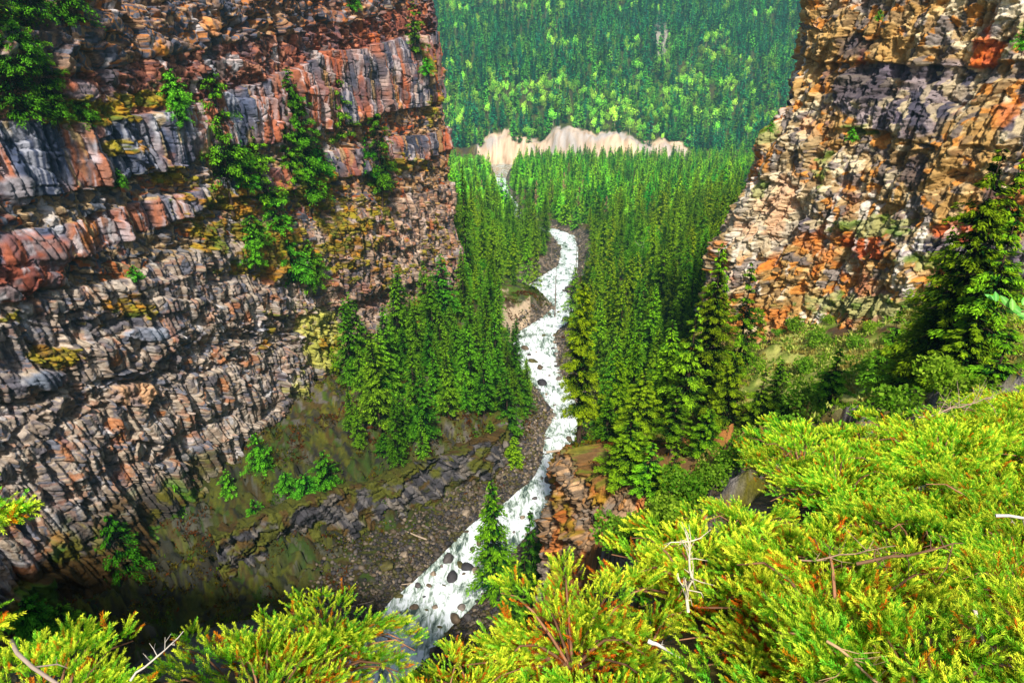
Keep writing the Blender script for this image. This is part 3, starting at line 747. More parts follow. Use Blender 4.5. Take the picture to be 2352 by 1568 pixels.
def build_low_wall():
    P = np.array([(-58, 104), (-47, 113), (-36, 121), (-28, 126), (-20, 131.5), (-12, 138), (-7, 144), (-3, 153), (0, 166)], float)
    t, Q, T = resample(P, .2)
    zs = np.arange(-103.5, -83, .2)
    U, Z = np.meshgrid(t, zs, indexing='ij')
    X0 = Q[:, 0][:, None] + 0 * Z; Y0 = Q[:, 1][:, None] + 0 * Z
    NX = T[:, 1][:, None]; NY = -T[:, 0][:, None]
    dc, rc1, rc2, pr = column(U, Z, 1.0, 4, 1760, off=.5, lean=.5)
    df, rf1, rf2, _ = facet(U, Z, 1.4, 1.0, 1761, tilt=.8, off=.45)
    dF = facet(U, Z, 4.5, 3, 1762, tilt=1.6, off=.9)[0]
    d = .9 * dc + .5 * df + .8 * dF + 1.2 * fbm(U / 9, Z / 5, 3, 1763) + 1.0
    zt = -87.8 + 1.2 * fbm(U / 5, 0 * Z, 2, 1764) - .05 * (U - 30)
    over = np.clip(Z - zt, 0, None)
    d = d - over * 1.6 - .12 * (Z + 97) + 1.2
    Zc = np.minimum(Z, zt - over * .7) + .2 * fbm(U / .7, Z / .7, 2, 1767)
    c = np.array([lin(q) for q in [(60, 58, 62), (84, 80, 80), (48, 46, 50), (104, 96, 88)]])[np.clip((rc1 * 4).astype(int), 0, 3)] * (1 + .4 * (rf1 - .5))[..., None]
    mo = sstep(.0, .25, fbm(U / 3.5, Z / 2.2, 4, 1765) + .5 * sstep(-1.5, .5, Z - zt) + .25 * sstep(22, 8, U))
    c = mixc(c, mixc(np.broadcast_to(lin((74, 76, 12)), c.shape), np.broadcast_to(lin((72, 54, 20)), c.shape), sstep(0, .3, fbm(U / 2, Z / 2, 3, 1766))), mo)
    V = np.stack([X0 + NX * d, Y0 + NY * d, Zc], -1).reshape(-1, 3)
    o = link('low_rock_wall', mesh_from('low_rock_wall', V, grid_faces(*U.shape), np.clip(c.reshape(-1, 3), .006, .9), False, M_ROCK))
    o['kind'] = 'structure'
build_low_wall()

# ------------------------------------------------------------------ creek
def build_creek():
    n = 900; m = 44
    # stations spaced by apparent size: dense near, sparse far
    seg = np.linalg.norm(np.diff(RC, axis=0), axis=1); s = np.concatenate([[0], np.cumsum(seg)])
    key = np.log(60 + s); q = np.exp(np.linspace(key[0], key[-1], n)) - 60
    Lx = np.interp(q, s, RL[:, 0]); Ly = np.interp(q, s, RL[:, 1]); Rx = np.interp(q, s, RR[:, 0]); Ry = np.interp(q, s, RR[:, 1])
    k = 9; ker = np.ones(k) / k
    sm = lambda a: np.convolve(np.pad(a, k // 2, mode='edge'), ker, 'valid')
    Lx, Ly, Rx, Ry = map(sm, (Lx, Ly, Rx, Ry))
    t = np.linspace(-.06, 1.06, m)[None, :]
    t = np.where(Ly[:, None] > 500, np.clip((t - .5) * .8 + .5, .1, .9), t)
    X = Lx[:, None] * (1 - t) + Rx[:, None] * t; Y = Ly[:, None] * (1 - t) + Ry[:, None] * t
    w = np.hypot(Rx - Lx, Ry - Ly)[:, None]
    Z = zr(Y) + .30 * fbm(X / 1.6, Y / 2.2, 4, 801) + .35 * fbm(X / 3, Y / 5, 3, 802) + .05
    foam = .45 + .16 * fbm(X / 4, Y / 7, 4, 803)
    foam = foam + .05 * (1 - np.abs(t - .5) * 2)
    # the calm pool under the fall is dark, and the near reach runs greenish
    foam = foam - .36 * sstep(-24, -44, X) * (Y < 100)
    foam = np.where((Y > 840), foam - .13, foam)
    c = np.stack([foam] * 3, -1)
    o = link('creek_water', mesh_from('creek_water', np.stack([X, Y, Z], -1).reshape(-1, 3), grid_faces(n, m), c.reshape(-1, 3), True, M_WATER))
    o['kind'] = 'structure'
build_creek()

# ------------------------------------------------------------------ stones
def stone_mesh(name, seed, cols, sub=2):
    r = np.random.default_rng(seed)
    import bmesh
    bm = bmesh.new(); bmesh.ops.create_icosphere(bm, subdivisions=sub, radius=1)
    V = np.array([v.co[:] for v in bm.verts]); Fq = np.array([[v.index for v in f.verts] for f in bm.faces]); bm.free()
    pl = r.normal(size=(11, 3)); pl /= np.linalg.norm(pl, axis=1)[:, None]; dd = r.uniform(.55, .95, 11)
    for p, q in zip(pl, dd):
        e = V @ p - q
        V = V - np.clip(e, 0, None)[:, None] * p
    V = V * np.array([1, r.uniform(.65, .95), r.uniform(.5, .75)])
    V = V + .04 * r.normal(size=V.shape)
    c = lin(cols[seed % len(cols)]) * (1 + .25 * r.normal(size=(len(V), 1)))
    return V, Fq, np.clip(c, .01, .9)
SCOL = [(72, 66, 64), (104, 94, 86), (56, 52, 54), (132, 116, 98), (84, 78, 40), (88, 74, 58)]
SP = [stone_mesh('s', i, SCOL) for i in range(6)]
SM = [mesh_from('boulder_shape', V, Fq, c, False, M_STONE) for V, Fq, c in SP]
def river_frac(px, py):
    a, b, c = ray(px, py); r = c / b
    y = -93.25 / (r + 0.075); x = a / b * y
    return x, y
BOULD = [  # display x, y, size in metres, where
    (1262, 1105, 1.3), (1245, 1098, .9), (1218, 1180, 1.0), (1200, 1188, .7), (1290, 1085, .8), (1308, 1010, .9), (1270, 1120, 1.0),
    (1180, 1222, .9), (1160, 1245, 1.1), (1210, 1228, .8), (1135, 1232, .9), (1100, 1248, .9), (1085, 1262, 1.2), (1120, 1288, 1.7), (1075, 1305, 1.8), (1095, 1312, 1.2), (1058, 1300, .9), (1065, 1318, 1.0),
    (1030, 1285, 1.1), (1015, 1300, .8), (1040, 1325, 1.1), (995, 1318, .9), (1020, 1345, 1.0), (985, 1345, 1.1), (960, 1345, 1.3), (940, 1330, 1.0), (975, 1370, .9), (1000, 1395, .9), (915, 1370, 1.0),
    (950, 1395, .8), (895, 1470, 1.3), (1110, 1365, 1.2), (1095, 1380, .9), (1130, 1355, .8), (1010, 1440, 1.1), (1045, 1420, 1.0), (870, 1425, 1.0), (1060, 1395, .8),
    (1245, 880, 1.0), (1255, 905, .8), (1225, 830, .9), (1240, 845, 1.1), (1215, 815, .8), (1262, 862, .8), (1270, 800, .9), (1232, 808, .7), (1248, 770, .8), (1205, 800, .8), (1290, 890, .8), (1283, 870, .9),
    (1255, 950, 1.0), (1262, 970, 1.2), (1245, 990, 1.1), (1275, 930, .9), (1222, 960, .9), (1300, 735, 1.2), (1318, 720, 1.0), (1270, 708, 1.3), (1282, 716, .9), (1262, 722, 1.0), (1300, 665, 1.4), (1310, 655, 1.2), (1330, 660, 1.4),
    (1180, 1330, 1.2), (1165, 1350, 1.0), (1195, 1300, .9), (1075, 1420, 1.1), (1100, 1440, 1.2), (1140, 1410, .9), (930, 1290, .9), (890, 1320, 1.0), (860, 1340, .9), (820, 1290, .8), (1010, 1230, .9),
    (1240, 1060, .8), (1288, 1062, .7), (1275, 1045, .7), (1262, 1145, .7), (1228, 1145, .8), (1145, 1200, .8), (1130, 1180, .8), (1070, 1190, 1.0), (980, 1400, .7)]
rr = np.random.default_rng(5)
for i, (dx, dy, sz) in enumerate(BOULD):
    x, y = river_frac(dx * D, dy * D)
    zc = float(zr(y))
    z = max(float(G(np.array([x]), np.array([y]))[0]), zc)
    o = link('boulder', SM[i % 6], loc=(x, y, z + .12 * sz))
    s = sz * (.5 + 1.5 * rr.random() ** 2) * (1.4 if y > 150 else 1); o.scale = (s, s * rr.uniform(.75, 1.1), s * rr.uniform(.8, 1.1)); o.rotation_euler = (rr.uniform(-.3, .3), rr.uniform(-.3, .3), rr.uniform(0, 6.28))
    dc, _, w, _ = polydist(np.array([x]), np.array([y]), RC, RW)
    inw = dc[0] < w[0]
    if inw and y < 125: lab = 'wet dark boulder breaking the foam in the near bend of the creek'; grp = 'boulders in the near bend'
    elif inw: lab = 'dark boulder in the white rapids farther down the creek'; grp = 'boulders in the far rapids'
    elif y < 125: lab = 'dark boulder lying on the bank beside the near bend of the creek'; grp = 'boulders on the near bank'
    else: lab = 'boulder on the gravel bank of the farther creek'; grp = 'boulders on the farther bank'
    tag(o, lab, 'boulder', grp, 'thing')
# gravel and smaller stones along both banks: one mesh
def scatter_stones():
    r = np.random.default_rng(17)
    V0, F0, c0 = stone_mesh('g', 3, SCOL, 1)
    Vs, Fs, Cs = [], [], []; n = 0
    N_ = 15000
    idx = r.integers(4, len(RC) - 6, N_)
    # more stones where the bank is near
    idx = np.where(r.random(N_) < .55, r.integers(3, 18, N_), idx)
    tt = r.random(N_)
    P = RC[idx] * (1 - tt[:, None]) + RC[idx + 1] * tt[:, None]; W = RW[idx] * (1 - tt) + RW[idx + 1] * tt
    Tn = RC[idx + 1] - RC[idx]; Tn /= np.linalg.norm(Tn, axis=1)[:, None]; Nn = np.stack([-Tn[:, 1], Tn[:, 0]], 1)
    sgn = r.choice([-1, 1], N_)
    off = W * .8 + np.abs(r.normal(0, 4.5, N_)) + r.random(N_) * 2
    Q = P + Nn * (sgn * off)[:, None]
    bar = r.random(N_) < .22                              # the boulder bar left of the near bend
    Q[bar] = np.stack([r.uniform(-40, -2, bar.sum()), r.uniform(84, 140, bar.sum())], 1)
    z = G(Q[:, 0], Q[:, 1])
    ok = (z < zr(Q[:, 1]) + 5) & (z > zr(Q[:, 1]) - 1.0) & (Q[:, 1] > 70)
    Q = Q[ok]; z = z[ok]
    for (x, y), zz in zip(Q, z):
        s = r.uniform(.14, .55) * (1 + y / 350) * (1.6 if r.random() < .08 else 1)
        a = r.uniform(0, 6.28); ca, sa = math.cos(a), math.sin(a)
        R = np.array([[ca, -sa, 0], [sa, ca, 0], [0, 0, 1]])
        V = (V0 * (s, s * r.uniform(.6, 1), s * r.uniform(.6, 1.1))) @ R.T + (x, y, zz + .1 * s)
        Vs.append(V); Fs.append(F0 + n); n += len(V)
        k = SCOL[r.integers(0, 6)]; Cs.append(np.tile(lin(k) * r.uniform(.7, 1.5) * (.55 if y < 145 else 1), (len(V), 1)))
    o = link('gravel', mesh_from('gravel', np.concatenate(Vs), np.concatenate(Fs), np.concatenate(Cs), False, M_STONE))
    tag(o, 'grey and brown stones strewn along the creek banks', 'gravel', kind='stuff')
scatter_stones()

# ------------------------------------------------------------------ conifers
def conifer_geo(seed, H, R, whorl, dens, csize, base=.12, droop=.35, top_pow=.8, col=(70, 112, 16), tipc=(120, 160, 24), ragged=.3, bright=1.0):
    """crown arrays (V, F, colours) of many needle sprays on drooping branches"""
    r = np.random.default_rng(seed)
    h = base * H; O, Dr, Ln = [], [], []
    while h < H * .985:
        nb = r.integers(4, 7)
        f = 1 - (h / H); prof = min(1, (f ** top_pow) * 1.08) * (0.75 + .25 * min(1, (h / H - base) / .15 + .3))
        for b in range(nb):
            if r.random() < ragged * .35: continue
            a = r.uniform(0, 2 * PI)
            L = max(.25, R * prof * r.uniform(1 - ragged, 1.08))
            O.append((0, 0, h + r.uniform(-.3, .3) * whorl)); Dr.append((a, r.uniform(-.1, .25) + .35 * (1 - f))); Ln.append(L)
        h += whorl * r.uniform(.75, 1.25)
    cx, cy, cz, dirs, tt, sz, ln = [], [], [], [], [], [], []
    for (ox, oy, oz), (a, e), L in zip(O, Dr, Ln):
        n = max(3, int(L / csize * dens * 1.25))
        t = np.sort(r.random(n)) ** .7
        t = np.clip(t, .12, 1)
        rad = L * t
        zz = oz + L * (e * t - droop * t * t) + r.normal(0, .05 * L + .03, n)
        side = r.uniform(-1, 1, n) * (1.05 - t) * L * .38 + r.normal(0, .06 * L, n)
        X = math.cos(a) * rad - math.sin(a) * side; Y = math.sin(a) * rad + math.cos(a) * side
        cx.append(X); cy.append(Y); cz.append(zz); tt.append(t)
        dirs.append(a + np.sign(side) * r.uniform(.2, .9, n)); sz.append(csize * r.uniform(.6, 1.25, n) * (1.1 - .35 * t)); ln.append(np.full(n, L))
    X, Y, Z, A, T, S = map(np.concatenate, (cx, cy, cz, dirs, tt, sz))
    n = len(X)
    pitch = -r.uniform(.0, .9, n)
    d = np.stack([np.cos(A) * np.cos(pitch), np.sin(A) * np.cos(pitch), np.sin(pitch)], 1)
    w = np.stack([-np.sin(A), np.cos(A), r.uniform(-.6, .6, n)], 1); w /= np.linalg.norm(w, axis=1)[:, None]
    P = np.stack([X, Y, Z], 1)
    S1 = S[:, None]
    V = np.stack([P - d * S1 * .6, P + w * S1 * .27, P + d * S1 * .95, P - w * S1 * .27], 1).reshape(-1, 3)
    Fq = np.arange(4 * n).reshape(n, 4)
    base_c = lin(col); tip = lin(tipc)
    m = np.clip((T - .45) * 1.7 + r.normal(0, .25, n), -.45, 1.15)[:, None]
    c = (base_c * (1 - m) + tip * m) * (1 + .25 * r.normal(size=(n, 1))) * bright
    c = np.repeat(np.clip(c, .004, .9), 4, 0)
    # leader
    return V, Fq, c
def trunk_geo(seed, H, r0, bare=0, limbs=True, col=(70, 54, 42), R=3):
    r = np.random.default_rng(seed + 500)
    mb = MB(); n = 9
    hz = np.linspace(-1.2, H * .97, n)
    bx = np.cumsum(r.normal(0, .05, n)) * H / 30; by = np.cumsum(r.normal(0, .05, n)) * H / 30
    mb.tube(np.stack([bx * 0 + bx - bx[0], by - by[0], hz], 1), r0 * (1 - np.linspace(0, .93, n)), lin(col), 7)
    if limbs:
        for i in range(int(H * 1.1)):
            h = r.uniform(.06, .8) * H; a = r.uniform(0, 6.28); L = R * (1 - h / H) * r.uniform(.5, .9)
            p0 = np.array([0, 0, h]); p1 = p0 + np.array([math.cos(a) * L, math.sin(a) * L, -.1 * L])
            mb.tube([p0, (p0 + p1) / 2 + [0, 0, .06 * L], p1], [r0 * .16, r0 * .1, r0 * .03], lin(col) * r.uniform(.8, 1.4), 3)
    return mb
def make_conifer_proto(i, H, R, col, tipc, **kw):
    V, Fq, c = conifer_geo(900 + i, H, R, kw.get('whorl', .55), kw.get('dens', 5.5), kw.get('cs', .42), kw.get('base', .12), kw.get('droop', .35), kw.get('tp', .8), col, tipc, kw.get('ragged', .3))
    cm = mesh_from('conifer_crown', V, Fq, c, False, M_NEEDLE)
    tm = trunk_geo(900 + i, H, H * .011 + .05, R=R).mesh('conifer_trunk', M_BARK, True)
    return (cm, tm, H)
# colour pairs: deep green, yellow-green, mid green
PROTO = [
    make_conifer_proto(0, 27, 4.4, (48, 82, 10), (112, 150, 20), tp=.75),
    make_conifer_proto(1, 25, 4.0, (40, 72, 12), (90, 134, 22), ragged=.35, tp=.8),
    make_conifer_proto(2, 29, 4.0, (56, 86, 8), (132, 158, 20), ragged=.45, base=.2, tp=.6),
    make_conifer_proto(3, 22, 4.3, (40, 78, 12), (92, 142, 26), tp=.85),
    make_conifer_proto(4, 18, 3.8, (34, 70, 12), (76, 122, 22), base=.05, tp=.9),
    make_conifer_proto(5, 30, 3.5, (56, 84, 10), (124, 148, 22), ragged=.5, base=.3, tp=.5),
]
# dense close-range tree, for the ones on the right
NEARP = [
    make_conifer_proto(10, 24, 5.0, (44, 74, 8), (114, 144, 20), dens=17, cs=.27, whorl=.6, ragged=.55, base=.26, tp=.65),
    make_conifer_proto(11, 21, 4.5, (40, 74, 10), (104, 144, 22), dens=17, cs=.27, whorl=.7, ragged=.6, base=.3, tp=.8),
    make_conifer_proto(12, 30, 3.9, (64, 88, 8), (150, 168, 22), dens=17, cs=.27, whorl=.5, ragged=.5, base=.22, tp=.5),
]
SMALLP = [  # crooked little trees and shrubs growing on the cliff
    make_conifer_proto(20, 7, 2.4, (36, 74, 10), (92, 146, 20), dens=11, cs=.17, whorl=.4, ragged=.6, base=.1, tp=.6),
    make_conifer_proto(21, 5, 2.4, (34, 78, 12), (84, 146, 26), dens=11, cs=.17, whorl=.35, ragged=.5, base=.02, tp=.7),
    make_conifer_proto(22, 9, 2.6, (36, 70, 10), (86, 134, 20), dens=11, cs=.17, whorl=.45, ragged=.6, base=.2, tp=.5),
    make_conifer_proto(23, 3.2, 2.2, (36, 86, 14), (90, 158, 34), dens=11, cs=.17, whorl=.3, ragged=.3, base=.0, tp=.5),
]
NTREE = [0]
def place_tree(kind, x, y, z=None, s=1.0, rz=None, tilt=0.0, name='conifer_tree', label=None, cat='tree', group=None, wide=1.0):
    cm, tm, H = kind
    if z is None: z = float(G(np.array([x]), np.array([y]))[0])
    t = empty(name, (x, y, z), random.uniform(0, 6.28) if rz is None else rz, s)
    t.scale = (s * wide, s * wide, s)
    t.rotation_euler = (random.uniform(-.02, .02) + tilt * .0, tilt + random.uniform(-.02, .02), t.rotation_euler[2]) if tilt == 0 else (0, tilt, 0)
    link('trunk', tm, t); link('crown', cm, t)
    tag(t, label, cat, group)
    NTREE[0] += 1
    return t

# ---- trees one can pick out: (photo column, photo row of the tip, distance, prototype, width, label)
K, NP_, SP_ = PROTO, NEARP, SMALLP
PICK = [
 (1347, 640, 92, NP_[2], 1.0, 'tall slender yellow-green conifer standing alone at the edge above the creek'),
 (1655, 612, 84, NP_[0], 1.15, 'tallest dark conifer of the clump in front of the right cliff'),
 (1735, 590, 90, NP_[1], 1.0, 'conifer with a thin bare tip reaching over the foot of the right cliff'),
 (1600, 690, 80, NP_[1], 1.1, 'broad conifer just left of the tallest one in front of the right cliff'),
 (1540, 745, 92, K[0], 1.0, 'conifer in the middle of the clump between the creek and the right cliff'),
 (1480, 850, 80, NP_[0], 1.1, 'dense conifer rising behind the rock spur'),
 (1425, 800, 100, K[2], 1.0, 'yellowish conifer just right of the tall slender one'),
 (1400, 905, 86, K[1], 1.0, 'shorter conifer standing on top of the rock spur'),
 (1560, 880, 72, NP_[1], 1.0, 'conifer with bare lower trunk behind the juniper slope'),
 (1690, 800, 74, NP_[0], 1.0, 'dark conifer with a long bare trunk on the orange needle-covered ledge'),
 (1760, 840, 72, NP_[1], .9, 'slim conifer at the right end of the clump'),
 (1455, 960, 66, NP_[0], 1.25, 'broad dark conifer drooping over the broken edge right of the rock spur'),
 (1500, 1010, 62, NP_[1], 1.1, 'low-growing conifer below the edge of the ledge'),
 (1630, 930, 67, NP_[0], .9, 'conifer growing at the lip of the orange ledge'),
 (1815, 900, 64, K[3], 1.0, 'short conifer at the foot of the grassy slope'),
 (1935, 790, 62, NP_[1], .95, 'rounded conifer standing on the pale grassy slope'),
 (2130, 690, 52, NP_[0], 1.0, 'conifer with a leaning bare trunk on the pale grassy slope'),
 (2200, 560, 50, NP_[1], 1.0, 'conifer left of the tall pair at the right edge'),
 (2312, 318, 46, NP_[0], 1.0, 'tallest conifer at the right edge, standing against the cliff'),
 (2350, 470, 42, NP_[1], 1.1, 'conifer cut by the right edge of the view'),
 (2255, 690, 41, NP_[0], 1.0, 'dark conifer low on the right above the junipers'),
 (2330, 740, 36, NP_[1], 1.0, 'bushy conifer just behind the junipers at the right edge'),
 (2060, 860, 52, K[4], .8, 'squat yellow-green young conifer on the grassy slope'),
 (2070, 690, 74, K[4], 1.0, 'bright green bushy conifer under the foot of the right cliff'),
 (1560, 1010, 58, NP_[1], .8, 'dark conifer in front of the broken ledge, left of three'), (1625, 1050, 54, NP_[0], .7, 'dark conifer in front of the broken ledge, middle of three'),
 (1690, 990, 58, NP_[1], .8, 'dark conifer in front of the broken ledge, right of three'), (1370, 1120, 73, NP_[1], .6, 'small conifer at the right corner of the rock spur'),
 (1420, 1060, 69, NP_[0], .9, 'drooping conifer against the right side of the rock spur'), (2160, 800, 48, NP_[1], .8, 'conifer on the slope between the junipers and the leaning tree'),
 (2270, 560, 52, NP_[1], .9, 'second tall conifer behind the tallest at the right edge'), (2010, 940, 50, K[4], .8, 'young conifer just above the juniper slope'),
 (1860, 880, 62, NP_[1], .8, 'conifer on the left part of the grassy slope, in front of two others'), (1905, 850, 68, K[3], 1.0, 'mid-sized conifer on the grassy slope behind the rounded one'),
 (1800, 815, 74, K[1], 1.0, 'conifer at the top left of the grassy slope'), (2100, 770, 54, K[4], .9, 'young conifer beside the leaning trunk'), (2240, 620, 48, NP_[0], .8, 'conifer close to the left side of the tall pair at the right edge'),
 (2175, 700, 50, NP_[1], .8, 'conifer in the middle of the right-hand group'), (2060, 905, 47, NP_[1], .5, 'small conifer peeking over the juniper slope'),
 (1510, 1130, 46, NP_[0], .6, 'conifer top just above the junipers, left of a pair'), (1590, 1110, 44, NP_[1], .6, 'conifer top just above the junipers, right of a pair'),
 (2345, 345, 50, NP_[0], .9, 'second tallest conifer at the right edge, cut by the edge'), (2280, 470, 53, NP_[1], .9, 'conifer just left of the tallest one at the right edge'),
 (2215, 500, 56, K[0], .9, 'slim conifer standing in front of the lower right cliff'),
 (1135, 1092, 101, K[0], 1.15, 'lone conifer standing in front of the near bend of the creek'),
 (1222, 1160, 97, K[4], .8, 'thin dark conifer beside the foot of the rock spur'),
 (1250, 1165, 100, K[4], .7, 'small conifer against the left face of the rock spur'),
 (1200, 1262, 90, K[4], 1.1, 'low dark conifer at the foot of the lone tree by the creek'),
 (1168, 1310, 88, K[4], 1.0, 'lowest small conifer on the near creek bank'),
 (1245, 640, 345, K[4], .9, 'small conifer on the river bar in the middle of the rapids'),
 (1010, 578, 214, K[3], 1.3, 'conifer against the far corner of the left cliff'),
 (1065, 372, 262, K[1], 1.0, 'tall conifer rising just past the far corner of the left cliff'),
 (1030, 700, 200, K[4], 1.3, 'wide conifer at the base of the far corner of the left cliff'),
 (868, 770, 172, K[5], .8, 'sparse conifer in front of the pale foot of the left cliff'),
 (945, 800, 170, K[3], 1.2, 'bright conifer in the clump under the left cliff'),
 (985, 752, 182, K[1], 1.2, 'tall conifer at the back of the clump under the left cliff'),
 (900, 850, 158, K[3], 1.1, 'conifer at the left side of the clump under the left cliff'),
 (1060, 745, 190, K[3], 1.1, 'dark conifer at the top of the left bank clump'),
 (1125, 770, 188, K[1], 1.1, 'conifer at the top of the left bank facing the rapids'),
 (1190, 830, 176, K[4], 1.3, 'rightmost conifer of the left bank clump, beside the rapids'),
 (1150, 870, 160, K[1], 1.0, 'dark conifer halfway down the left bank'),
 (1040, 860, 165, K[3], 1.1, 'conifer in the centre of the left bank clump'),
 (1125, 960, 150, K[1], .9, 'conifer with a bare dark trunk on the left bank above the creek'),
 (1180, 1000, 149, K[5], 1.0, 'thin yellowish conifer leaning over the creek from the left bank'),
 (1085, 975, 148, K[4], 1.1, 'small conifer at the edge of the low dark rock wall'),
 (1005, 900, 152, K[3], 1.0, 'conifer above the low dark rock wall'),
 (840, 930, 146, K[4], 1.2, 'lower conifer on the mossy shelf under the left cliff'),
 (880, 990, 137, K[4], 1.2, 'pair-topped conifer at the lip of the mossy shelf'),
 (800, 900, 153, K[5], .8, 'thin conifer at the left end of the mossy shelf'),
 (760, 790, 165, K[5], .6, 'very thin pale conifer against the foot of the left cliff'),
]
placed = []
for dx, dy, Y, kd, w, lab in PICK:
    a, b, c = rd(dx, dy); x = a / b * Y; zt = c / b * Y
    z = float(G(np.array([x]), np.array([Y]))[0])
    if 'river bar' in lab or 'creek' in lab: z = max(z, float(zr(Y)) + .5)
    h = max(zt - z, 5)
    s = h / kd[2]
    if s < .42: s = .42; z = zt - s * kd[2]
    wide = w / max(s, .01) * np.clip(s, .75, 1.25) * (1.35 if Y > 130 else 1.15)
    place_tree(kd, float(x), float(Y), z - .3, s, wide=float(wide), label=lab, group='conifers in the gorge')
    placed.append((float(x), float(Y)))

# ---- small trees and bushes on the left cliff: (photo column, row of the foot, prototype, size, label)
CL = [
 (40, 130, 2, 1.5, 'tall crooked conifer at the upper left corner of the left cliff'), (85, 130, 3, .9, 'green bush beside the crooked conifer at the upper left corner'), (130, 30, 1, 1.1, 'leafy green tree hanging at the top edge of the left cliff'),
 (215, 40, 1, 1.3, 'wide green tree on the top edge of the left cliff'), (160, 225, 0, 1.0, 'small dark conifer rising over the upper mossy ledge'), (95, 262, 1, 1.3, 'spreading conifer hanging at the left end of the upper mossy ledge'),
 (185, 265, 1, 1.0, 'bushy little conifer in the middle of the upper mossy ledge'), (245, 280, 3, .8, 'low bush at the right of the upper mossy ledge'), (440, 232, 3, .9, 'small green bush at the right end of the upper mossy ledge'),
 (440, 275, 3, .8, 'small green bush hanging under the upper mossy ledge'), (705, 290, 2, .75, 'thin little conifer growing in front of the tall columns'), (825, 330, 0, 1.3, 'flat-topped dark conifer on the ledge below the tall columns'),
 (865, 395, 1, 1.0, 'conifer just below the flat-topped one'), (890, 470, 2, 1.45, 'large conifer right of the mossy patch on the left cliff'), (980, 130, 0, 1.1, 'dark conifer near the upper far corner of the left cliff'),
 (990, 165, 3, .7, 'bright bush below the conifer at the upper far corner'), (565, 460, 2, 1.45, 'pale feathery conifer at the left of the mossy patch'), (640, 480, 0, 1.3, 'dark conifer in the mossy patch of the left cliff'),
 (660, 520, 1, 1.2, 'drooping conifer in the middle of the mossy patch'), (740, 500, 2, 1.7, 'largest conifer in the mossy patch of the left cliff'), (765, 400, 3, 1.1, 'light green leafy bush above the largest cliff conifer'),
 (700, 430, 0, 1.0, 'small conifer beside the largest one in the mossy patch'), (605, 560, 3, 1.0, 'bright green bush at the bottom of the mossy patch'), (590, 600, 1, .8, 'little conifer under the bright bush'),
 (690, 640, 3, 1.5, 'wide green bush hanging below the mossy patch'), (730, 650, 1, 1.2, 'dark drooping conifer beside the wide hanging bush'), (590, 425, 1, 1.0, 'small conifer at the upper left of the mossy patch'),
 (395, 1150, 3, 2.4, 'large round bright green conifer at the foot of the left cliff'), (285, 1305, 1, 2.0, 'bright green young conifer low in the shady part of the gorge'), (600, 1080, 1, 1.5, 'green young conifer on the slope below the grey columns'),
 (705, 1150, 3, 1.7, 'bushy green conifer on the mossy slope, left of a pair'), (750, 1130, 1, 1.7, 'bushy green conifer on the mossy slope, right of a pair'), (525, 1130, 1, 1.0, 'small conifer on the mossy slope between two larger ones'),
 (590, 1200, 1, 1.0, 'tiny green conifer on the dark mossy slope'), (660, 1135, 3, 1.0, 'low green shrub at the left of the bushy pair'), (90, 1470, 3, 1.6, 'dim green shrub at the lower left in the shade'),
 (150, 1440, 3, 1.2, 'small dim shrub near the lower left corner'), (300, 425, 3, .45, 'tiny green tuft between the columns of the left cliff'), (330, 640, 3, .4, 'tiny tuft on the beige rock of the left cliff'), (860, 15, 1, .8, 'little tree cut off by the top edge on the left cliff'),
]
def hit_ground(px, py, y0=40, y1=400):
    a, b, c = ray(px, py); ys = np.arange(y0, y1, .4)
    g = G(a / b * ys, ys); zz = c / b * ys
    i = np.where(zz < g)[0]
    return (float(a / b * ys[i[0]]), float(ys[i[0]]), float(g[i[0]])) if len(i) else None
for dx, dy, k, s, lab in CL:
    u, z = left_uz(dx * D, dy * D)
    X, Y = left_surface(u, z)
    h = hit_ground(dx * D, dy * D)
    if dy > 1040 and h is not None:
        X, Y, z = h
    place_tree(SMALLP[k], X + (0 if dy > 1040 else .3), Y - (0 if dy > 1040 else .2), z - .3, s * (2.0 if dy < 1040 else 1.25), label=lab, cat='tree', group='little trees on the left cliff', name='small_conifer')

# right cliff bushes
for dx, dy, Y, s, lab in [(2018, 45, 96, .35, 'tiny green bush near the top of the right cliff'), (1955, 320, 100, .5, 'small green bush on the face of the right cliff'), (2350, 110, 71, .6, 'green tuft at the upper right corner of the right cliff'),
                          (1770, 300, 113, .5, 'bright grassy shrub on the shoulder at the left edge of the right cliff')]:
    a, b, c = rd(dx, dy)
    place_tree(SMALLP[3], float(a / b * Y), Y, float(c / b * Y), s, label=lab, cat='bush', group='bushes on the right cliff', name='bush')

# ---- random fill: gorge woods.  nearest ones are trees of their own, the rest one wood
r = np.random.default_rng(77)
def candidates(n, x0, x1, y0, y1): return np.stack([r.uniform(x0, x1, n), r.uniform(y0, y1, n)], 1)
def thin(P, dmin, start=()):
    cell = {}; out = []
    for q in start:
        cell.setdefault((int(q[0] // 8), int(q[1] // 8)), []).append(q)
    for p in P:
        d = dmin(p) if callable(dmin) else dmin
        cx, cy = int(p[0] // 8), int(p[1] // 8); ok = True
        for i in (-1, 0, 1):
            for j in (-1, 0, 1):
                for q in cell.get((cx + i, cy + j), ()):
                    if (p[0] - q[0]) ** 2 + (p[1] - q[1]) ** 2 < d * d: ok = False; break
                if not ok: break
            if not ok: break
        if ok: out.append(tuple(p)); cell.setdefault((cx, cy), []).append(tuple(p))
    return np.array(out)
P = np.vstack([candidates(9000, 12, 150, 88, 330), candidates(7000, -56, 12, 124, 330), candidates(9000, -190, 220, 300, 480)])
dc, sd_, wc, _ = polydist(P[:, 0], P[:, 1], RC, RW)
px, py = project(P[:, 0], P[:, 1], G(P[:, 0], P[:, 1]) + 12)
left = sd_ > 0
wallx = -114.8 + .4 * P[:, 1]
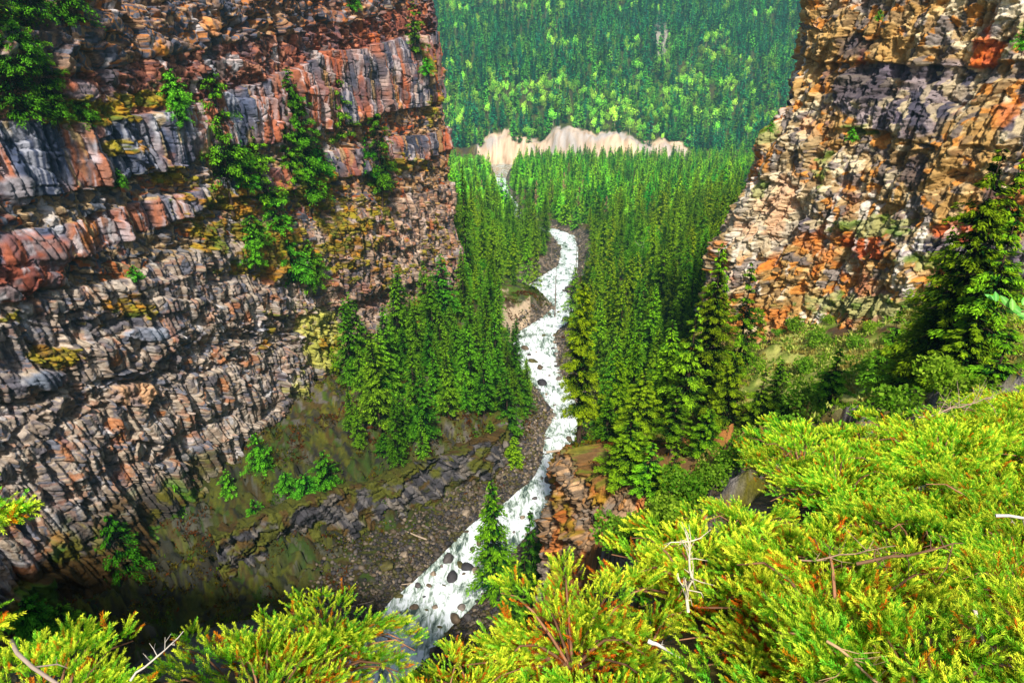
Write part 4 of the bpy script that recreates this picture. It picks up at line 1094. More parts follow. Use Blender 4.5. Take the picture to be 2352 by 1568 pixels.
m = (dc > wc + np.where(left & (P[:, 1] < 240), 2.5, 4.5) + 2 * fbm(P[:, 0] / 20, P[:, 1] / 20, 2, 900) + .012 * P[:, 1]) & (px > np.where(P[:, 1] < 240, 290, 425)) & (px < 770)
m &= ~((P[:, 1] < 240) & (P[:, 0] < wallx + 4))
m &= ~((P[:, 1] < 118) & (P[:, 0] > 30))                       # under the cliff: grass
m &= ~((P[:, 1] > 105) & (P[:, 1] < 165) & (P[:, 0] > 37))     # inside the right cliff
m &= ~((P[:, 0] < 10) & (P[:, 1] < 150) & (P[:, 1] > 60) & (P[:, 0] > -14))
m &= ~((P[:, 1] > 250) & (P[:, 1] < 300) & (P[:, 0] < 14) & (P[:, 0] > -6))   # open gravel and logs on the left bank
bpx, bpy_ = project(P[:, 0], P[:, 1], G(P[:, 0], P[:, 1]))
m &= ~((P[:, 0] < 8) & (P[:, 1] < 240) & ((bpx < 352) | (bpy_ > 468 - .35 * np.maximum(0, 400 - bpx)) | ((bpy_ > 440) & (bpx > 425) & (bpx < 470))))
m &= ~((P[:, 0] > 8) & (P[:, 1] < 150) & (r.random(len(P)) < .93))
P = P[m]
P = thin(P, lambda p: (4.3 if p[0] < 8 and p[1] < 240 else 4.6) if p[1] < 200 else (5.4 if p[1] < 260 else 6.6), placed)
g = G(P[:, 0], P[:, 1])
order = np.argsort(P[:, 1]); P = P[order]; g = g[order]
print('gorge trees', len(P))
GEN_LAB = {
 'l1': 'green conifer crowded on the left bank under the left cliff', 'l2': 'conifer on the left bank beyond the far corner of the left cliff',
 'r1': 'conifer on the right bank among those nearest the rock spur', 'r2': 'conifer in the dense stand right of the rapids', 'r3': 'conifer in the far part of the stand between the rapids and the right cliff'}
NI = 205
far_pts = []
dc2, sd2, _, _ = polydist(P[:, 0], P[:, 1], RC, RW)
for i, (x, y) in enumerate(P):
    kk = int(r.choice([0, 1, 2, 3, 4, 5], p=[.27, .25, .16, .18, .06, .08])); s = r.uniform(.5, 1.08) * (.85 if y < 150 and x < 20 else 1)
    if x < 8 and y < 240: s = r.uniform(.45, 1.1); kk = int(r.choice([1, 3, 4]))
    if i < NI:
        if sd2[i] > 0: key = 'l1' if y < 237 else 'l2'
        else: key = 'r1' if y < 140 else ('r2' if y < 190 else 'r3')
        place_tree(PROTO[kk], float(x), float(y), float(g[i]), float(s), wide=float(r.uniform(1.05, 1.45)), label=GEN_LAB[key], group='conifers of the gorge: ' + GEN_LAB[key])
    else: far_pts.append((x, y, g[i], s, kk))

# ---- far woods (stuff): light trees instanced on points
def lod_conifer(i, H, R, col, tip, **kw):
    V, Fq, c = conifer_geo(1200 + i, H, R, kw.get('whorl', 1.15), kw.get('dens', 5.0), kw.get('cs', 1.0), .06, .3, .8, col, tip, .25)
    mb = MB(); mb.add(V, Fq, c)
    mb.tube([(0, 0, -1), (0, 0, H)], [H * .012, .03], lin((84, 70, 60)), 4)
    return mb.mesh('far_conifer', M_FAR)
def leafy_geo(seed, H, R, n, cs, col, tip):
    q = np.random.default_rng(seed)
    nb = 9
    bc = np.stack([q.normal(0, R * .38, nb), q.normal(0, R * .38, nb), H * q.uniform(.4, .85, nb)], 1); br = R * q.uniform(.38, .62, nb)
    k = q.integers(0, nb, n)
    v = q.normal(size=(n, 3)); v /= np.linalg.norm(v, axis=1)[:, None]
    P_ = bc[k] + v * (br[k] * q.uniform(.55, 1.05, n) ** .5)[:, None] * [1, 1, 1.15]
    d = q.normal(size=(n, 3)); d /= np.linalg.norm(d, axis=1)[:, None]
    w = np.cross(d, q.normal(size=(n, 3))); w /= np.linalg.norm(w, axis=1)[:, None]
    S = (cs * q.uniform(.6, 1.2, n))[:, None]
    V = np.stack([P_ - d * S * .5, P_ + w * S * .4, P_ + d * S * .5, P_ - w * S * .4], 1).reshape(-1, 3)
    m_ = np.clip(q.normal(.5, .35, n), 0, 1)[:, None]
    c = np.repeat((lin(col) * (1 - m_) + lin(tip) * m_), 4, 0)
    return V, np.arange(4 * n).reshape(n, 4), c
def lod_leafy(i, H, R, col, tip, n=420, cs=.95):
    V, Fq, c = leafy_geo(1300 + i, H, R, n, cs, col, tip)
    mb = MB(); mb.add(V, Fq, c); mb.tube([(0, 0, -1), (.1, 0, H * .4), (0, .1, H * .75)], [.22, .15, .05], lin((150, 140, 120)), 4)
    return mb.mesh('far_leafy_tree', M_FAR)
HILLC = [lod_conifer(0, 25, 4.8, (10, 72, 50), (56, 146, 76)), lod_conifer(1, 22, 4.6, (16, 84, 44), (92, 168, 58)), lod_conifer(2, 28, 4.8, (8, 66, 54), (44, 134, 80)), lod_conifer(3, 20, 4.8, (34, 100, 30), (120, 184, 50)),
         lod_leafy(4, 17, 4.6, (78, 142, 34), (168, 214, 70)), lod_leafy(5, 14, 4.2, (92, 150, 38), (184, 222, 86))]  # hill greens lean blue: part of the haze tint is in the colour
VALC_DEAD = lod_conifer(15, 22, 3.0, (96, 78, 54), (146, 116, 84), dens=3)
VALC = [lod_conifer(10, 25, 5.4, (44, 92, 10), (116, 176, 22), whorl=.9, cs=.75), lod_conifer(11, 22, 5.2, (28, 84, 20), (84, 158, 36), whorl=.9, cs=.75), lod_conifer(12, 27, 5.0, (60, 112, 12), (140, 190, 30), whorl=.9, cs=.75),
        lod_leafy(13, 13, 4.0, (72, 140, 24), (136, 200, 50), 600, .7), lod_leafy(14, 11, 3.6, (88, 150, 30), (156, 214, 70), 600, .7), VALC_DEAD]
def full_tree(i):
    cm, tm, H = PROTO[i]
    return [cm, tm]
def src_collection(name, meshes):
    col = bpy.data.collections.new(name)
    for i, me in enumerate(meshes):
        col.objects.link(bpy.data.objects.new('%s_%02d' % (name, i), me))
    return col
def forest(name, P, idx, scl, coll, label, width=(.9, 1.25)):
    me = bpy.data.meshes.new(name); n = len(P)
    me.vertices.add(n); me.vertices.foreach_set('co', np.ascontiguousarray(P, dtype=np.float32).ravel())
    for nm, ty, dat in (('idx', 'INT', idx.astype(np.int32)), ('rot', 'FLOAT', np.random.default_rng(3).uniform(0, 6.28, n).astype(np.float32))):
        a_ = me.attributes.new(nm, ty, 'POINT'); a_.data.foreach_set('value', dat)
    wd = np.random.default_rng(4).uniform(*width, n)
    a_ = me.attributes.new('scl', 'FLOAT_VECTOR', 'POINT'); a_.data.foreach_set('vector', np.column_stack([scl * wd, scl * wd, scl]).astype(np.float32).ravel())
    o = link(name, me)
    ng = bpy.data.node_groups.new(name, 'GeometryNodeTree')
    ng.interface.new_socket('Geometry', in_out='INPUT', socket_type='NodeSocketGeometry'); ng.interface.new_socket('Geometry', in_out='OUTPUT', socket_type='NodeSocketGeometry')
    N, L = ng.nodes, ng.links
    gi = N.new('NodeGroupInput'); go = N.new('NodeGroupOutput'); ip = N.new('GeometryNodeInstanceOnPoints'); ci = N.new('GeometryNodeCollectionInfo')
    ci.inputs['Collection'].default_value = coll; ci.inputs['Separate Children'].default_value = True; ci.inputs['Reset Children'].default_value = True
    ip.inputs['Pick Instance'].default_value = True
    def attr(nm, ty):
        a_ = N.new('GeometryNodeInputNamedAttribute'); a_.data_type = ty; a_.inputs['Name'].default_value = nm; return a_.outputs['Attribute']
    cx = N.new('ShaderNodeCombineXYZ'); L.new(attr('rot', 'FLOAT'), cx.inputs['Z'])
    L.new(gi.outputs[0], ip.inputs['Points']); L.new(ci.outputs[0], ip.inputs['Instance']); L.new(attr('idx', 'INT'), ip.inputs['Instance Index'])
    L.new(cx.outputs[0], ip.inputs['Rotation']); L.new(attr('scl', 'FLOAT_VECTOR'), ip.inputs['Scale']); L.new(ip.outputs[0], go.inputs[0])
    md = o.modifiers.new('trees', 'NODES'); md.node_group = ng
    tag(o, label, 'forest', kind='stuff')
    return o
fp = np.array(far_pts)
full = []
for i in range(6):
    cm, tm, H = PROTO[i]
    n1 = len(cm.vertices); A = np.zeros(n1 * 3); cm.vertices.foreach_get('co', A)
    full.append(cm)
forest('gorge_forest', fp[:, :3], fp[:, 4], fp[:, 3], src_collection('gorge_tree', full), 'dense conifer wood filling the gorge behind the nearer trees', (1.05, 1.5))
# valley flat between the gorge and the sand bank
n = 26000
P = np.stack([r.uniform(-420, 520, n), 470 + 535 * r.random(n) ** .8], 1)
dc, sd_, wc, _ = polydist(P[:, 0], P[:, 1], RC, RW)
pxx, pyy = project(P[:, 0], P[:, 1], G(P[:, 0], P[:, 1]))
P = P[(dc > wc + 5) & (pxx > 380) & (pxx < 860)]
P = thin(P, 7.8)
g = G(P[:, 0], P[:, 1])
pxx, pyy = project(P[:, 0], P[:, 1], g)
leafy = np.where(pxx < 500, .5, .08) + .5 * (fbm(P[:, 0] / 60, P[:, 1] / 60, 2, 910) > .35)
ix = np.where(r.random(len(P)) < leafy, r.integers(3, 5, len(P)), r.integers(0, 3, len(P)))
ix = np.where(r.random(len(P)) < .035, 5, ix)
forest('valley_forest', np.column_stack([P, g]), ix, r.uniform(.7, 1.25, len(P)), src_collection('valley_tree', VALC), 'bright green mixed wood covering the valley floor before the sand bank')
print('valley', len(P))
# hillside
n = 90000
P = np.stack([r.uniform(-420, 1150, n), r.uniform(1035, 1900, n)], 1)
h_, yb, pxb, rise = hill_h(P[:, 0], P[:, 1])
g = G(P[:, 0], P[:, 1])
pxx, pyy = project(P[:, 0], P[:, 1], g)
q = P[:, 1] - yb
ok = (pxx > 400) & (pxx < 880) & (pyy > -60)
on_bank = (q < 47) & (pxb > 482) & (pxb < 690)
notch = ((np.abs(pxx - 522) < 9) & (q > 22)) | ((np.abs(pxx - 606) < 8) & (q > 38)) | ((np.abs(pxx - 648) < 5) & (q > 30)) | ((np.abs(pxx - 562) < 3) & (np.abs(q - 14) < 3))
scar = np.exp(-(((pxx - 661) / 8) ** 2 + ((pyy - 36) / 22) ** 2)) > .45
ok &= ~(on_bank & ~notch & (r.random(n) > .012)) & ~(scar & (r.random(n) < .85)) & (q > 14)
P = P[ok]
P = thin(P, 8.2); g = G(P[:, 0], P[:, 1]); pxx, pyy = project(P[:, 0], P[:, 1], g)
lf = fbm(P[:, 0] / 90, P[:, 1] / 60, 3, 920)
band = np.exp(-((pyy - 105) / 28) ** 2) * .28
leafy = .05 + band + .40 * (lf > .28)
ix = np.where(r.random(len(P)) < leafy, r.integers(4, 6, len(P)), np.where(r.random(len(P)) < .25 + band, 3, r.integers(0, 3, len(P))))
forest('hillside_forest', np.column_stack([P, g]), ix, r.uniform(.8, 1.55, len(P)), src_collection('hill_tree', HILLC), 'blue-green conifer forest with lighter leafy trees covering the far hillside')
print('hill', len(P))

# leafy light-green trees left of the river beyond the cliff corner
LEAFM = [mesh_from('leafy_crown', *leafy_geo(1400 + i, 12, 3.8, 2600, .42, (70, 140, 20), (134, 204, 44)), False, M_BROAD) for i in range(2)]
LTR = []
for i in range(2):
    mb = MB(); q = np.random.default_rng(i)
    mb.tube([(0, 0, -1), (.1, 0, 4), (.2, .1, 9)], [.2, .16, .06], lin((170, 162, 146)), 6)
    for k in range(7):
        a_ = q.uniform(0, 6.28); h_ = q.uniform(3.5, 8)
        mb.tube([(0.1, 0, h_), (math.cos(a_) * 1.3, math.sin(a_) * 1.3, h_ + 1.6), (math.cos(a_) * 2.3, math.sin(a_) * 2.3, h_ + 2.6)], [.09, .06, .02], lin((160, 152, 136)), 4)
    LTR.append(mb.mesh('leafy_trunk', M_BARK, True))
for i, (dx, dy, Y, s, lab) in enumerate([(1085, 470, 330, 1.1, 'light green leafy tree just past the cliff corner, highest of its group'), (1110, 500, 345, 1.0, 'light green leafy tree left of the narrow river reach'), (1075, 545, 300, 1.1, 'leafy tree beside the far corner of the left cliff'),
     (1135, 540, 350, .9, 'leafy tree on the river side of the light green group'), (1095, 590, 290, .9, 'lowest light green leafy tree past the cliff corner'), (1120, 455, 420, 1.2, 'pale leafy tree farther up the left side of the valley'), (1095, 430, 430, 1.2, 'pale leafy tree in the distance against the cliff corner'),
     (1500, 500, 330, .9, 'bright leafy tree among the conifers right of the river'), (1480, 520, 300, .8, 'small bright leafy tree in the right-hand conifer stand')]):
    a, b, c = rd(dx, dy); x = float(a / b * Y); z = float(G(np.array([x]), np.array([float(Y)]))[0]); zt = float(c / b * Y)
    s = max(s * .8, min(1.6, (zt - z) / 12))
    t = empty('leafy_tree', (x, Y, z), i * 1.3, s); link('trunk', LTR[i % 2], t); link('crown', LEAFM[i % 2], t)
    tag(t, lab, 'tree', 'light green leafy trees')

# bare dead trunks by the rapids
mb = MB(); mb.tube([(0, 0, -1), (.05, 0, 9), (0, .1, 20)], [.26, .2, .05], lin((120, 104, 92)), 6)
rq = np.random.default_rng(8)
for k in range(26):
    h = rq.uniform(6, 19); a = rq.uniform(0, 6.28); L = rq.uniform(.3, 1.1)
    mb.tube([(0, 0, h), (math.cos(a) * L, math.sin(a) * L, h - .1)], [.05, .015], lin((130, 114, 100)), 3)
SNAG = mb.mesh('bare_trunk', M_BARK, True)
for dx, dy, Y, lab in [(1278, 596, 285, 'bare dead trunk standing in the rapids, left of two'), (1314, 635, 268, 'bare dead trunk beside the rapids, right of two'), (1325, 560, 300, 'thin dead pole at the far side of the rapids'), (1268, 300 + 240, 380, 'dead pole on the river island')]:
    a, b, c = rd(dx, dy); x = float(a / b * Y); z = max(float(G(np.array([x]), np.array([float(Y)]))[0]), float(zr(Y)) - .5); zt = float(c / b * Y)
    o = link('dead_tree', SNAG, loc=(x, Y, z)); s = (zt - z) / 20; o.scale = (1.1, 1.1, s)
    tag(o, lab, 'dead tree', 'dead trunks by the rapids')

# driftwood logs
mb = MB(); pts = np.array([(-3, 0, 0), (-1, .12, .08), (1.2, -.05, .05), (3, .1, 0)]); mb.tube(pts, [.16, .15, .12, .05], lin((170, 150, 128)), 7, .2)
mb.tube([(1, 0, .05), (1.8, .7, .3)], [.05, .02], lin((150, 130, 110)), 4)
LOG = mb.mesh('log_shape', M_BARK, True)
for i, (dx, dy, s, a_, lab) in enumerate([(1215, 725, 1.4, .8, 'pale log lying across the left gravel bank'), (1235, 745, 1.1, .4, 'driftwood log on the gravel left of the rapids'), (1250, 700, 1.5, 1.3, 'long log propped on the bank above the gravel'),
        (1265, 1075, .7, 2.9, 'log wedged among rocks in the creek beside the left bank'), (930, 1345, .8, .3, 'small driftwood stick on the dark bank'), (1130, 1155, 1.3, .9, 'fallen trunk on the mossy bar'), (950, 1230, 1.2, 2.6, 'thin fallen trunk on the dark mossy ground'),
        (1270, 960, 1.0, 2.2, 'log lying on the mossy point in the rapids'), (1305, 1038, 1.0, .2, 'pale log reaching into the creek at the rock spur'), (830, 1390, .8, .4, 'stick lying in the shade near the near bend')]):
    h = hit_ground(dx * D, dy * D)
    if h is None: continue
    o = link('driftwood_log', LOG, loc=(h[0], h[1], h[2] + .25)); o.scale = (s, s, s); o.rotation_euler = (0, .05, a_)
    tag(o, lab, 'log', 'driftwood logs')

# shrubs and grass tufts on the right slope (each a bush)
BUSHM = mesh_from('bush_leaves', *leafy_geo(1500, 1.6, 1.1, 900, .2, (72, 120, 16), (140, 180, 50)), False, M_BROAD)
rq = np.random.default_rng(12); kq = 0
SHR = [(1450, 1240), (1480, 1215), (1510, 1200), (1540, 1180), (1560, 1215), (1590, 1170), (1600, 1130), (1640, 1120), (1680, 1100), (1720, 1080), (1500, 1260), (1420, 1270), (1660, 1075), (1570, 1140), (1620, 1160)]
for dx, dy in SHR + [(1830, 760), (1870, 790), (1905, 740), (1790, 770), (2000, 760), (1965, 800), (2040, 790), (1990, 870), (1850, 850), (1890, 930), (1835, 960), (2110, 760), (2180, 870), (2150, 930), (2030, 960), (1780, 950), (1800, 1010), (1930, 690), (2000, 720), (2210, 950), (1725, 1040), (2290, 880)]:
    h = hit_ground(dx * D, dy * D, 12, 120)
    if h is None: continue
    o = link('shrub', BUSHM, loc=(h[0], h[1], h[2] - .2)); s = rq.uniform(.8, 1.7) * min(1, h[1] / 45); o.scale = (s * 1.2, s * 1.2, s); o.rotation_euler = (0, 0, rq.uniform(0, 6))
    lab = 'low green shrub on the dark broken ledge just behind the junipers' if (dx, dy) in SHR else 'low green shrub on the pale grassy slope under the right cliff'
    tag(o, lab, 'bush', 'shrubs: ' + lab)

def clumps(name, Q, z, sz, cols, label, blades=5, tall=.6, seed=1):
    q = np.random.default_rng(seed); n = len(Q) * blades
    P_ = np.repeat(np.column_stack([Q, z]), blades, 0); s = np.repeat(sz, blades)
    P_ = P_ + np.column_stack([q.normal(0, .45, n) * s, q.normal(0, .45, n) * s, np.zeros(n)])
    d = np.column_stack([q.normal(0, .6, n), q.normal(0, .6, n), np.full(n, tall) + q.random(n) * .5]); d /= np.linalg.norm(d, axis=1)[:, None]
    w = np.cross(d, q.normal(size=(n, 3))); w /= np.linalg.norm(w, axis=1)[:, None]
    S = (s * q.uniform(.6, 1.3, n))[:, None]
    V = np.stack([P_ - d * S * .1, P_ + d * S * .45 + w * S * .22, P_ + d * S, P_ + d * S * .45 - w * S * .22], 1).reshape(-1, 3)
    cc = np.repeat(cols, blades, 0) * q.uniform(.6, 1.4, n)[:, None]
    o = link(name, mesh_from(name, V, np.arange(4 * n).reshape(n, 4), np.clip(np.repeat(cc, 4, 0), .004, .9), False, M_BROAD))
    tag(o, label, 'undergrowth', kind='stuff')
q = np.random.default_rng(31)
Q = np.column_stack([q.uniform(20, 66, 26000), q.uniform(34, 112, 26000)])
px_, py_ = project(Q[:, 0], Q[:, 1], G(Q[:, 0], Q[:, 1]))
Q = Q[(px_ > 640) & (px_ < 1060) & (fbm(Q[:, 0] / 4, Q[:, 1] / 4, 3, 32) > -.18)]
k = fbm(Q[:, 0] / 2.5, Q[:, 1] / 2.5, 3, 33) + q.normal(0, .15, len(Q))
cc = np.where((k > .12)[:, None], lin((96, 132, 24)), np.where((k > -.12)[:, None], lin((168, 176, 84)), lin((140, 128, 60))))
clumps('slope_grass', Q, G(Q[:, 0], Q[:, 1]), q.uniform(.25, .6, len(Q)), cc, 'pale and green tussock grass on the slope under the right cliff', seed=2)
Q = np.column_stack([q.uniform(-86, 40, 90000), q.uniform(66, 330, 90000)])
zq = G(Q[:, 0], Q[:, 1]); px_, py_ = project(Q[:, 0], Q[:, 1], zq)
dcq, _, wcq, _ = polydist(Q[:, 0], Q[:, 1], RC, RW)
ok = (px_ > -20) & (px_ < 760) & (py_ < 700) & (dcq > wcq + 3) & (fbm(Q[:, 0] / 5, Q[:, 1] / 5, 4, 34) > -.02) & (Q[:, 0] > -114.8 + .4 * Q[:, 1] - 1)
Q = Q[ok][:42000]; zq = G(Q[:, 0], Q[:, 1])
k = fbm(Q[:, 0] / 7, Q[:, 1] / 7, 3, 35) + q.normal(0, .2, len(Q))
cc = np.where((k > .25)[:, None], lin((60, 96, 16)), np.where((k > -.02)[:, None], lin((92, 88, 10)), np.where((k > -.28)[:, None], lin((60, 58, 16)), lin((92, 60, 18)))))
clumps('moss_and_fern', Q, zq, q.uniform(.2, .55, len(Q)) * (1 + Q[:, 1] / 400), cc, 'dark moss, ferns and low growth over the shady gorge slopes', seed=3, tall=.35)

# ------------------------------------------------------------------ junipers at the camera's feet
def sprig_templates():
    out = []
    for v in range(4):
        q = np.random.default_rng(60 + v); L = 1.0; nn = 13
        P_, D_, S_, T_ = [], [], [], []
        for i in range(nn):
            t = (i + .5) / nn
            for k in range(3):
                a_ = k * 2.094 + i * 1.05 + q.normal(0, .3)
                up = .75 + .9 * t
                d = np.array([math.cos(a_), math.sin(a_), up]); d /= np.linalg.norm(d)
                P_.append([.03 * math.sin(3 * t + v), .03 * math.cos(2 * t), t * L]); D_.append(d); S_.append((.27 - .08 * t) * q.uniform(.8, 1.15)); T_.append(t)
        P_, D_, S_, T_ = map(np.array, (P_, D_, S_, T_))
        W = np.cross(D_, np.array([0, 0, 1.0]) + q.normal(0, .4, D_.shape)); W /= np.linalg.norm(W, axis=1)[:, None]
        s = S_[:, None]
        V = np.stack([P_, P_ + D_ * s * .5 + W * s * .11, P_ + D_ * s, P_ + D_ * s * .5 - W * s * .11], 1).reshape(-1, 3)
        out.append((V, np.repeat(T_, 4)))
    return out
SPT = sprig_templates()
def sprigs(pos, dirs, size, cbase, ctip):
    """many needle sprigs: pos (n,3), dirs (n,3), size (n,), colours (n,3)"""
    n = len(pos); d = dirs / np.linalg.norm(dirs, axis=1)[:, None]
    q = np.random.default_rng(len(pos))
    a_ = np.cross(d, q.normal(size=d.shape)); a_ /= np.linalg.norm(a_, axis=1)[:, None]; b_ = np.cross(d, a_)
    Vs, Cs = [], []
    pick = q.integers(0, 4, n)
    for v, (V, T) in enumerate(SPT):
        m_ = pick == v
        if not m_.any(): continue
        P_ = (V[None, :, 0:1] * a_[m_][:, None] + V[None, :, 1:2] * b_[m_][:, None] + V[None, :, 2:3] * d[m_][:, None]) * size[m_][:, None, None] + pos[m_][:, None]
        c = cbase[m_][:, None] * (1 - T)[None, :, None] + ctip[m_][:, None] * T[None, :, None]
        Vs.append(P_.reshape(-1, 3)); Cs.append(c.reshape(-1, 3))
    V = np.concatenate(Vs); c = np.concatenate(Cs)
    return V, np.arange(len(V)).reshape(-1, 4), np.clip(c, .004, .95)
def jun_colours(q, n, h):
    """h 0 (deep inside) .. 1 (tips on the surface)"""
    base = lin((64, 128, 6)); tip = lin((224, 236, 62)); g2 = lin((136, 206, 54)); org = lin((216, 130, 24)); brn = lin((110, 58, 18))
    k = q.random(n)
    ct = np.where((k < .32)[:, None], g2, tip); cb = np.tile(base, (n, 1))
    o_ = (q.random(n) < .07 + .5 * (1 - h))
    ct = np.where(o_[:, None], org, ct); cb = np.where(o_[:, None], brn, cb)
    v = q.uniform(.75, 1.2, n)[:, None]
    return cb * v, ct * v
def bush_proto(v, R=.5, n=1600):
    q = np.random.default_rng(70 + v)
    # a few boughs, each a spray of sprigs fanning outward
    nb = 26; pos, dr = [], []; mb = MB()
    ba = q.uniform(0, 2 * PI, nb); bl = R * q.uniform(.45, 1.05, nb); bh = q.uniform(.04, .34, nb)
    for a_, L, H_ in zip(ba, bl, bh):
        m_ = int(n / nb * (.5 + L / R * .6))
        t = q.random(m_) ** .6
        side = q.normal(0, .16, m_) * (1.15 - t) * L + q.normal(0, .015, m_)
        ca, sa = math.cos(a_), math.sin(a_)
        x = ca * t * L - sa * side; y = sa * t * L + ca * side
        z = H_ * np.sin(np.clip(t, 0, 1) * 2.0) + q.normal(0, .018, m_) + .02
        pos.append(np.stack([x, y, z], 1))
        dd = np.stack([ca + q.normal(0, .45, m_) - sa * np.sign(side) * .5, sa + q.normal(0, .45, m_) + ca * np.sign(side) * .5, .75 + q.normal(0, .35, m_)], 1); dr.append(dd)
        tt_ = np.linspace(0, 1, 5); mb.tube(np.stack([ca * tt_ * L, sa * tt_ * L, H_ * np.sin(tt_ * 2.0) * .9], 1), np.linspace(.009, .003, 5), lin((120, 84, 60)) * q.uniform(.6, 1.9), 4)
    pos = np.concatenate(pos); dr = np.concatenate(dr)
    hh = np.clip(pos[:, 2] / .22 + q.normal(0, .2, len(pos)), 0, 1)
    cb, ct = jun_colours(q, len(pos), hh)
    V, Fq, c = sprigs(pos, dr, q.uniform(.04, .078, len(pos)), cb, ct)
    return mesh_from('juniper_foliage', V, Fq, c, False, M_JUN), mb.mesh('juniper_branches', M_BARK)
JP = [bush_proto(i) for i in range(4)]
print('juniper faces', [len(m_[0].polygons) for m_ in JP])
q = np.random.default_rng(99)
LIPV = np.array(LIP)
cand = np.stack([q.uniform(-3.6, 15, 9000), q.uniform(.4, 13, 9000)], 1)
dl, sl, _, _ = polydist(cand[:, 0], cand[:, 1], LIPV)
inn = np.where(sl > 0, -dl, dl)
z = G(cand[:, 0], cand[:, 1])
pxx, pyy = project(cand[:, 0], cand[:, 1], z + .3)
ok = (inn > -.12) & (pxx > -90) & (pxx < 1110) & (pyy < 800) & (cand[:, 1] * CT - z * ST > 1.2)
# open patch of litter in the right foreground and gaps
ok &= (fbm(cand[:, 0] / 1.1, cand[:, 1] / 1.1, 2, 950) > -.22) | (cand[:, 0] < .6)
cand = cand[ok]; z = z[ok]
B = thin(cand * 8, lambda p: 8 * (.40 if p[1] < 8 * 4.5 else .46)) / 8
print('juniper bushes', len(B))
def jun_label(px_, py_, y):
    if px_ < 250: return 'bright juniper clump at the rim in the bottom left corner'
    if px_ < 480: return 'bright juniper clump along the bottom edge below the near bend of the creek'
    if px_ < 700: return 'bright juniper clump on the rim below the rock spur' if y > 2.6 else 'close bright juniper clump along the middle of the bottom edge'
    if y < 3.2: return 'close bright juniper clump on the bottom right slope'
    if y < 5.8: return 'bright juniper clump halfway up the right-hand slope'
    return 'juniper clump high on the right-hand rim against the conifers'
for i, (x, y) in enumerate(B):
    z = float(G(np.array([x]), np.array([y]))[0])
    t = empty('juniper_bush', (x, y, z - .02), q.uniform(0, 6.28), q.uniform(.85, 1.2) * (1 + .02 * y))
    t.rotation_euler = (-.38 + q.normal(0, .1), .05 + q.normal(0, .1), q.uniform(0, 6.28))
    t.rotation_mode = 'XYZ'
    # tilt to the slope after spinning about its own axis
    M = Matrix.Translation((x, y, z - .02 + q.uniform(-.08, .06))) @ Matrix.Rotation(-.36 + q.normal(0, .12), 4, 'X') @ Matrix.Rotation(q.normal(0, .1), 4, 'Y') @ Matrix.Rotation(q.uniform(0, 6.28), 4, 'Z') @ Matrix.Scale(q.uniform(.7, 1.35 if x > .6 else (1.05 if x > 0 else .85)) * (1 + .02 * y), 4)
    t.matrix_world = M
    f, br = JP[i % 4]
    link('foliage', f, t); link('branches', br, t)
    p_ = project(x, y, z + .2)
    lab = jun_label(p_[0], p_[1], y)
    tag(t, lab, 'juniper', 'junipers: ' + lab)

# dead grey branches in the junipers: things of their own
def dead_branch(dx, dy, dist, L, ang, lab, seed, col=(176, 158, 146), rad=.011, twigs=9, curve=.3, up=.3):
    a, b, c = rd(dx, dy); k = dist
    base = np.array([a * k, b * k, c * k]); q_ = np.random.default_rng(seed)
    # runs across the view at angle ang, slightly rising
    dirv = np.array([math.cos(ang), .5 * math.sin(ang), math.sin(ang) * up + .05]); dirv /= np.linalg.norm(dirv)
    side = np.cross(dirv, [0, 0, 1]); side /= np.linalg.norm(side)
    t = np.linspace(0, 1, 9)
    pts = (t[:, None] - .0) * dirv * L + side * (np.sin(t * 3) * curve * L * .3)[:, None] + np.array([0, 0, 1]) * (np.sin(t * 2.6) * curve * L * .35)[:, None] + q_.normal(0, .012 * L, (9, 3))
    mb = MB(); mb.tube(pts, np.linspace(rad, rad * .3, 9), lin(col), 6, .2)
    o = link('dead_branch', mb.mesh('dead_branch', M_BARK, True), loc=base)
    for i in range(twigs):
        s = q_.integers(1, 8); p0 = pts[s]; dd = dirv * q_.uniform(.1, .7) + q_.normal(0, .5, 3); dd[2] += .2; dd /= np.linalg.norm(dd)
        l2 = L * q_.uniform(.12, .38)
        m2 = MB(); pp = np.array([p0, p0 + dd * l2 * .5 + q_.normal(0, .02 * L, 3), p0 + dd * l2 + q_.normal(0, .04 * L, 3)])
        m2.tube(pp, [rad * .45, rad * .3, rad * .12], lin(col) * q_.uniform(.7, 1.2), 4)
        m2.tube([pp[1], pp[1] + (pp[2] - pp[1]) * .5 + q_.normal(0, .05 * L, 3)], [rad * .25, rad * .1], lin(col), 3)
        link('twig', m2.mesh('twig', M_BARK), o)
    tag(o, lab, 'dead branch', 'dead branches among the junipers')
dead_branch(20, 1476, 1.75, .62, -.35, 'curved grey dead branch arching over the bottom left corner', 1, (150, 132, 118), .006, 3, .55, 1.2)
dead_branch(300, 1560, 1.8, .16, 1.0, 'short pale dead twig sticking up at the bottom left', 2, (206, 196, 180), .0035, 4)
dead_branch(1575, 1400, 3.1, .36, 1.7, 'tangle of bleached twigs below the rock spur at the rim', 3, (222, 206, 176), .008, 26, .2, 2.0)
dead_branch(2110, 960, 8.3, .9, .15, 'fan of thin grey twigs on the upper right rim', 4, (170, 140, 124), .010, 24, .2, 1.5)
dead_branch(2030, 1150, 5.6, .62, .35, 'thick pale dead stem half buried in the junipers on the right', 5, (206, 180, 166), .022, 8, .1, .6)
dead_branch(1900, 1470, 2.45, .42, -.6, 'thin grey forked branch near the bottom right', 6, (186, 150, 110), .006, 7, .5, 1.4)
dead_branch(2240, 1400, 2.6, .36, -1.0, 'slanting bare branch in the bottom right corner', 7, (186, 168, 156), .008, 6, .3, 2.0)
dead_branch(1490, 1468, 2.7, .14, -.5, 'short bleached stick among the junipers in the middle of the bottom edge', 8, (214, 200, 190), .009, 2, .1, 1)
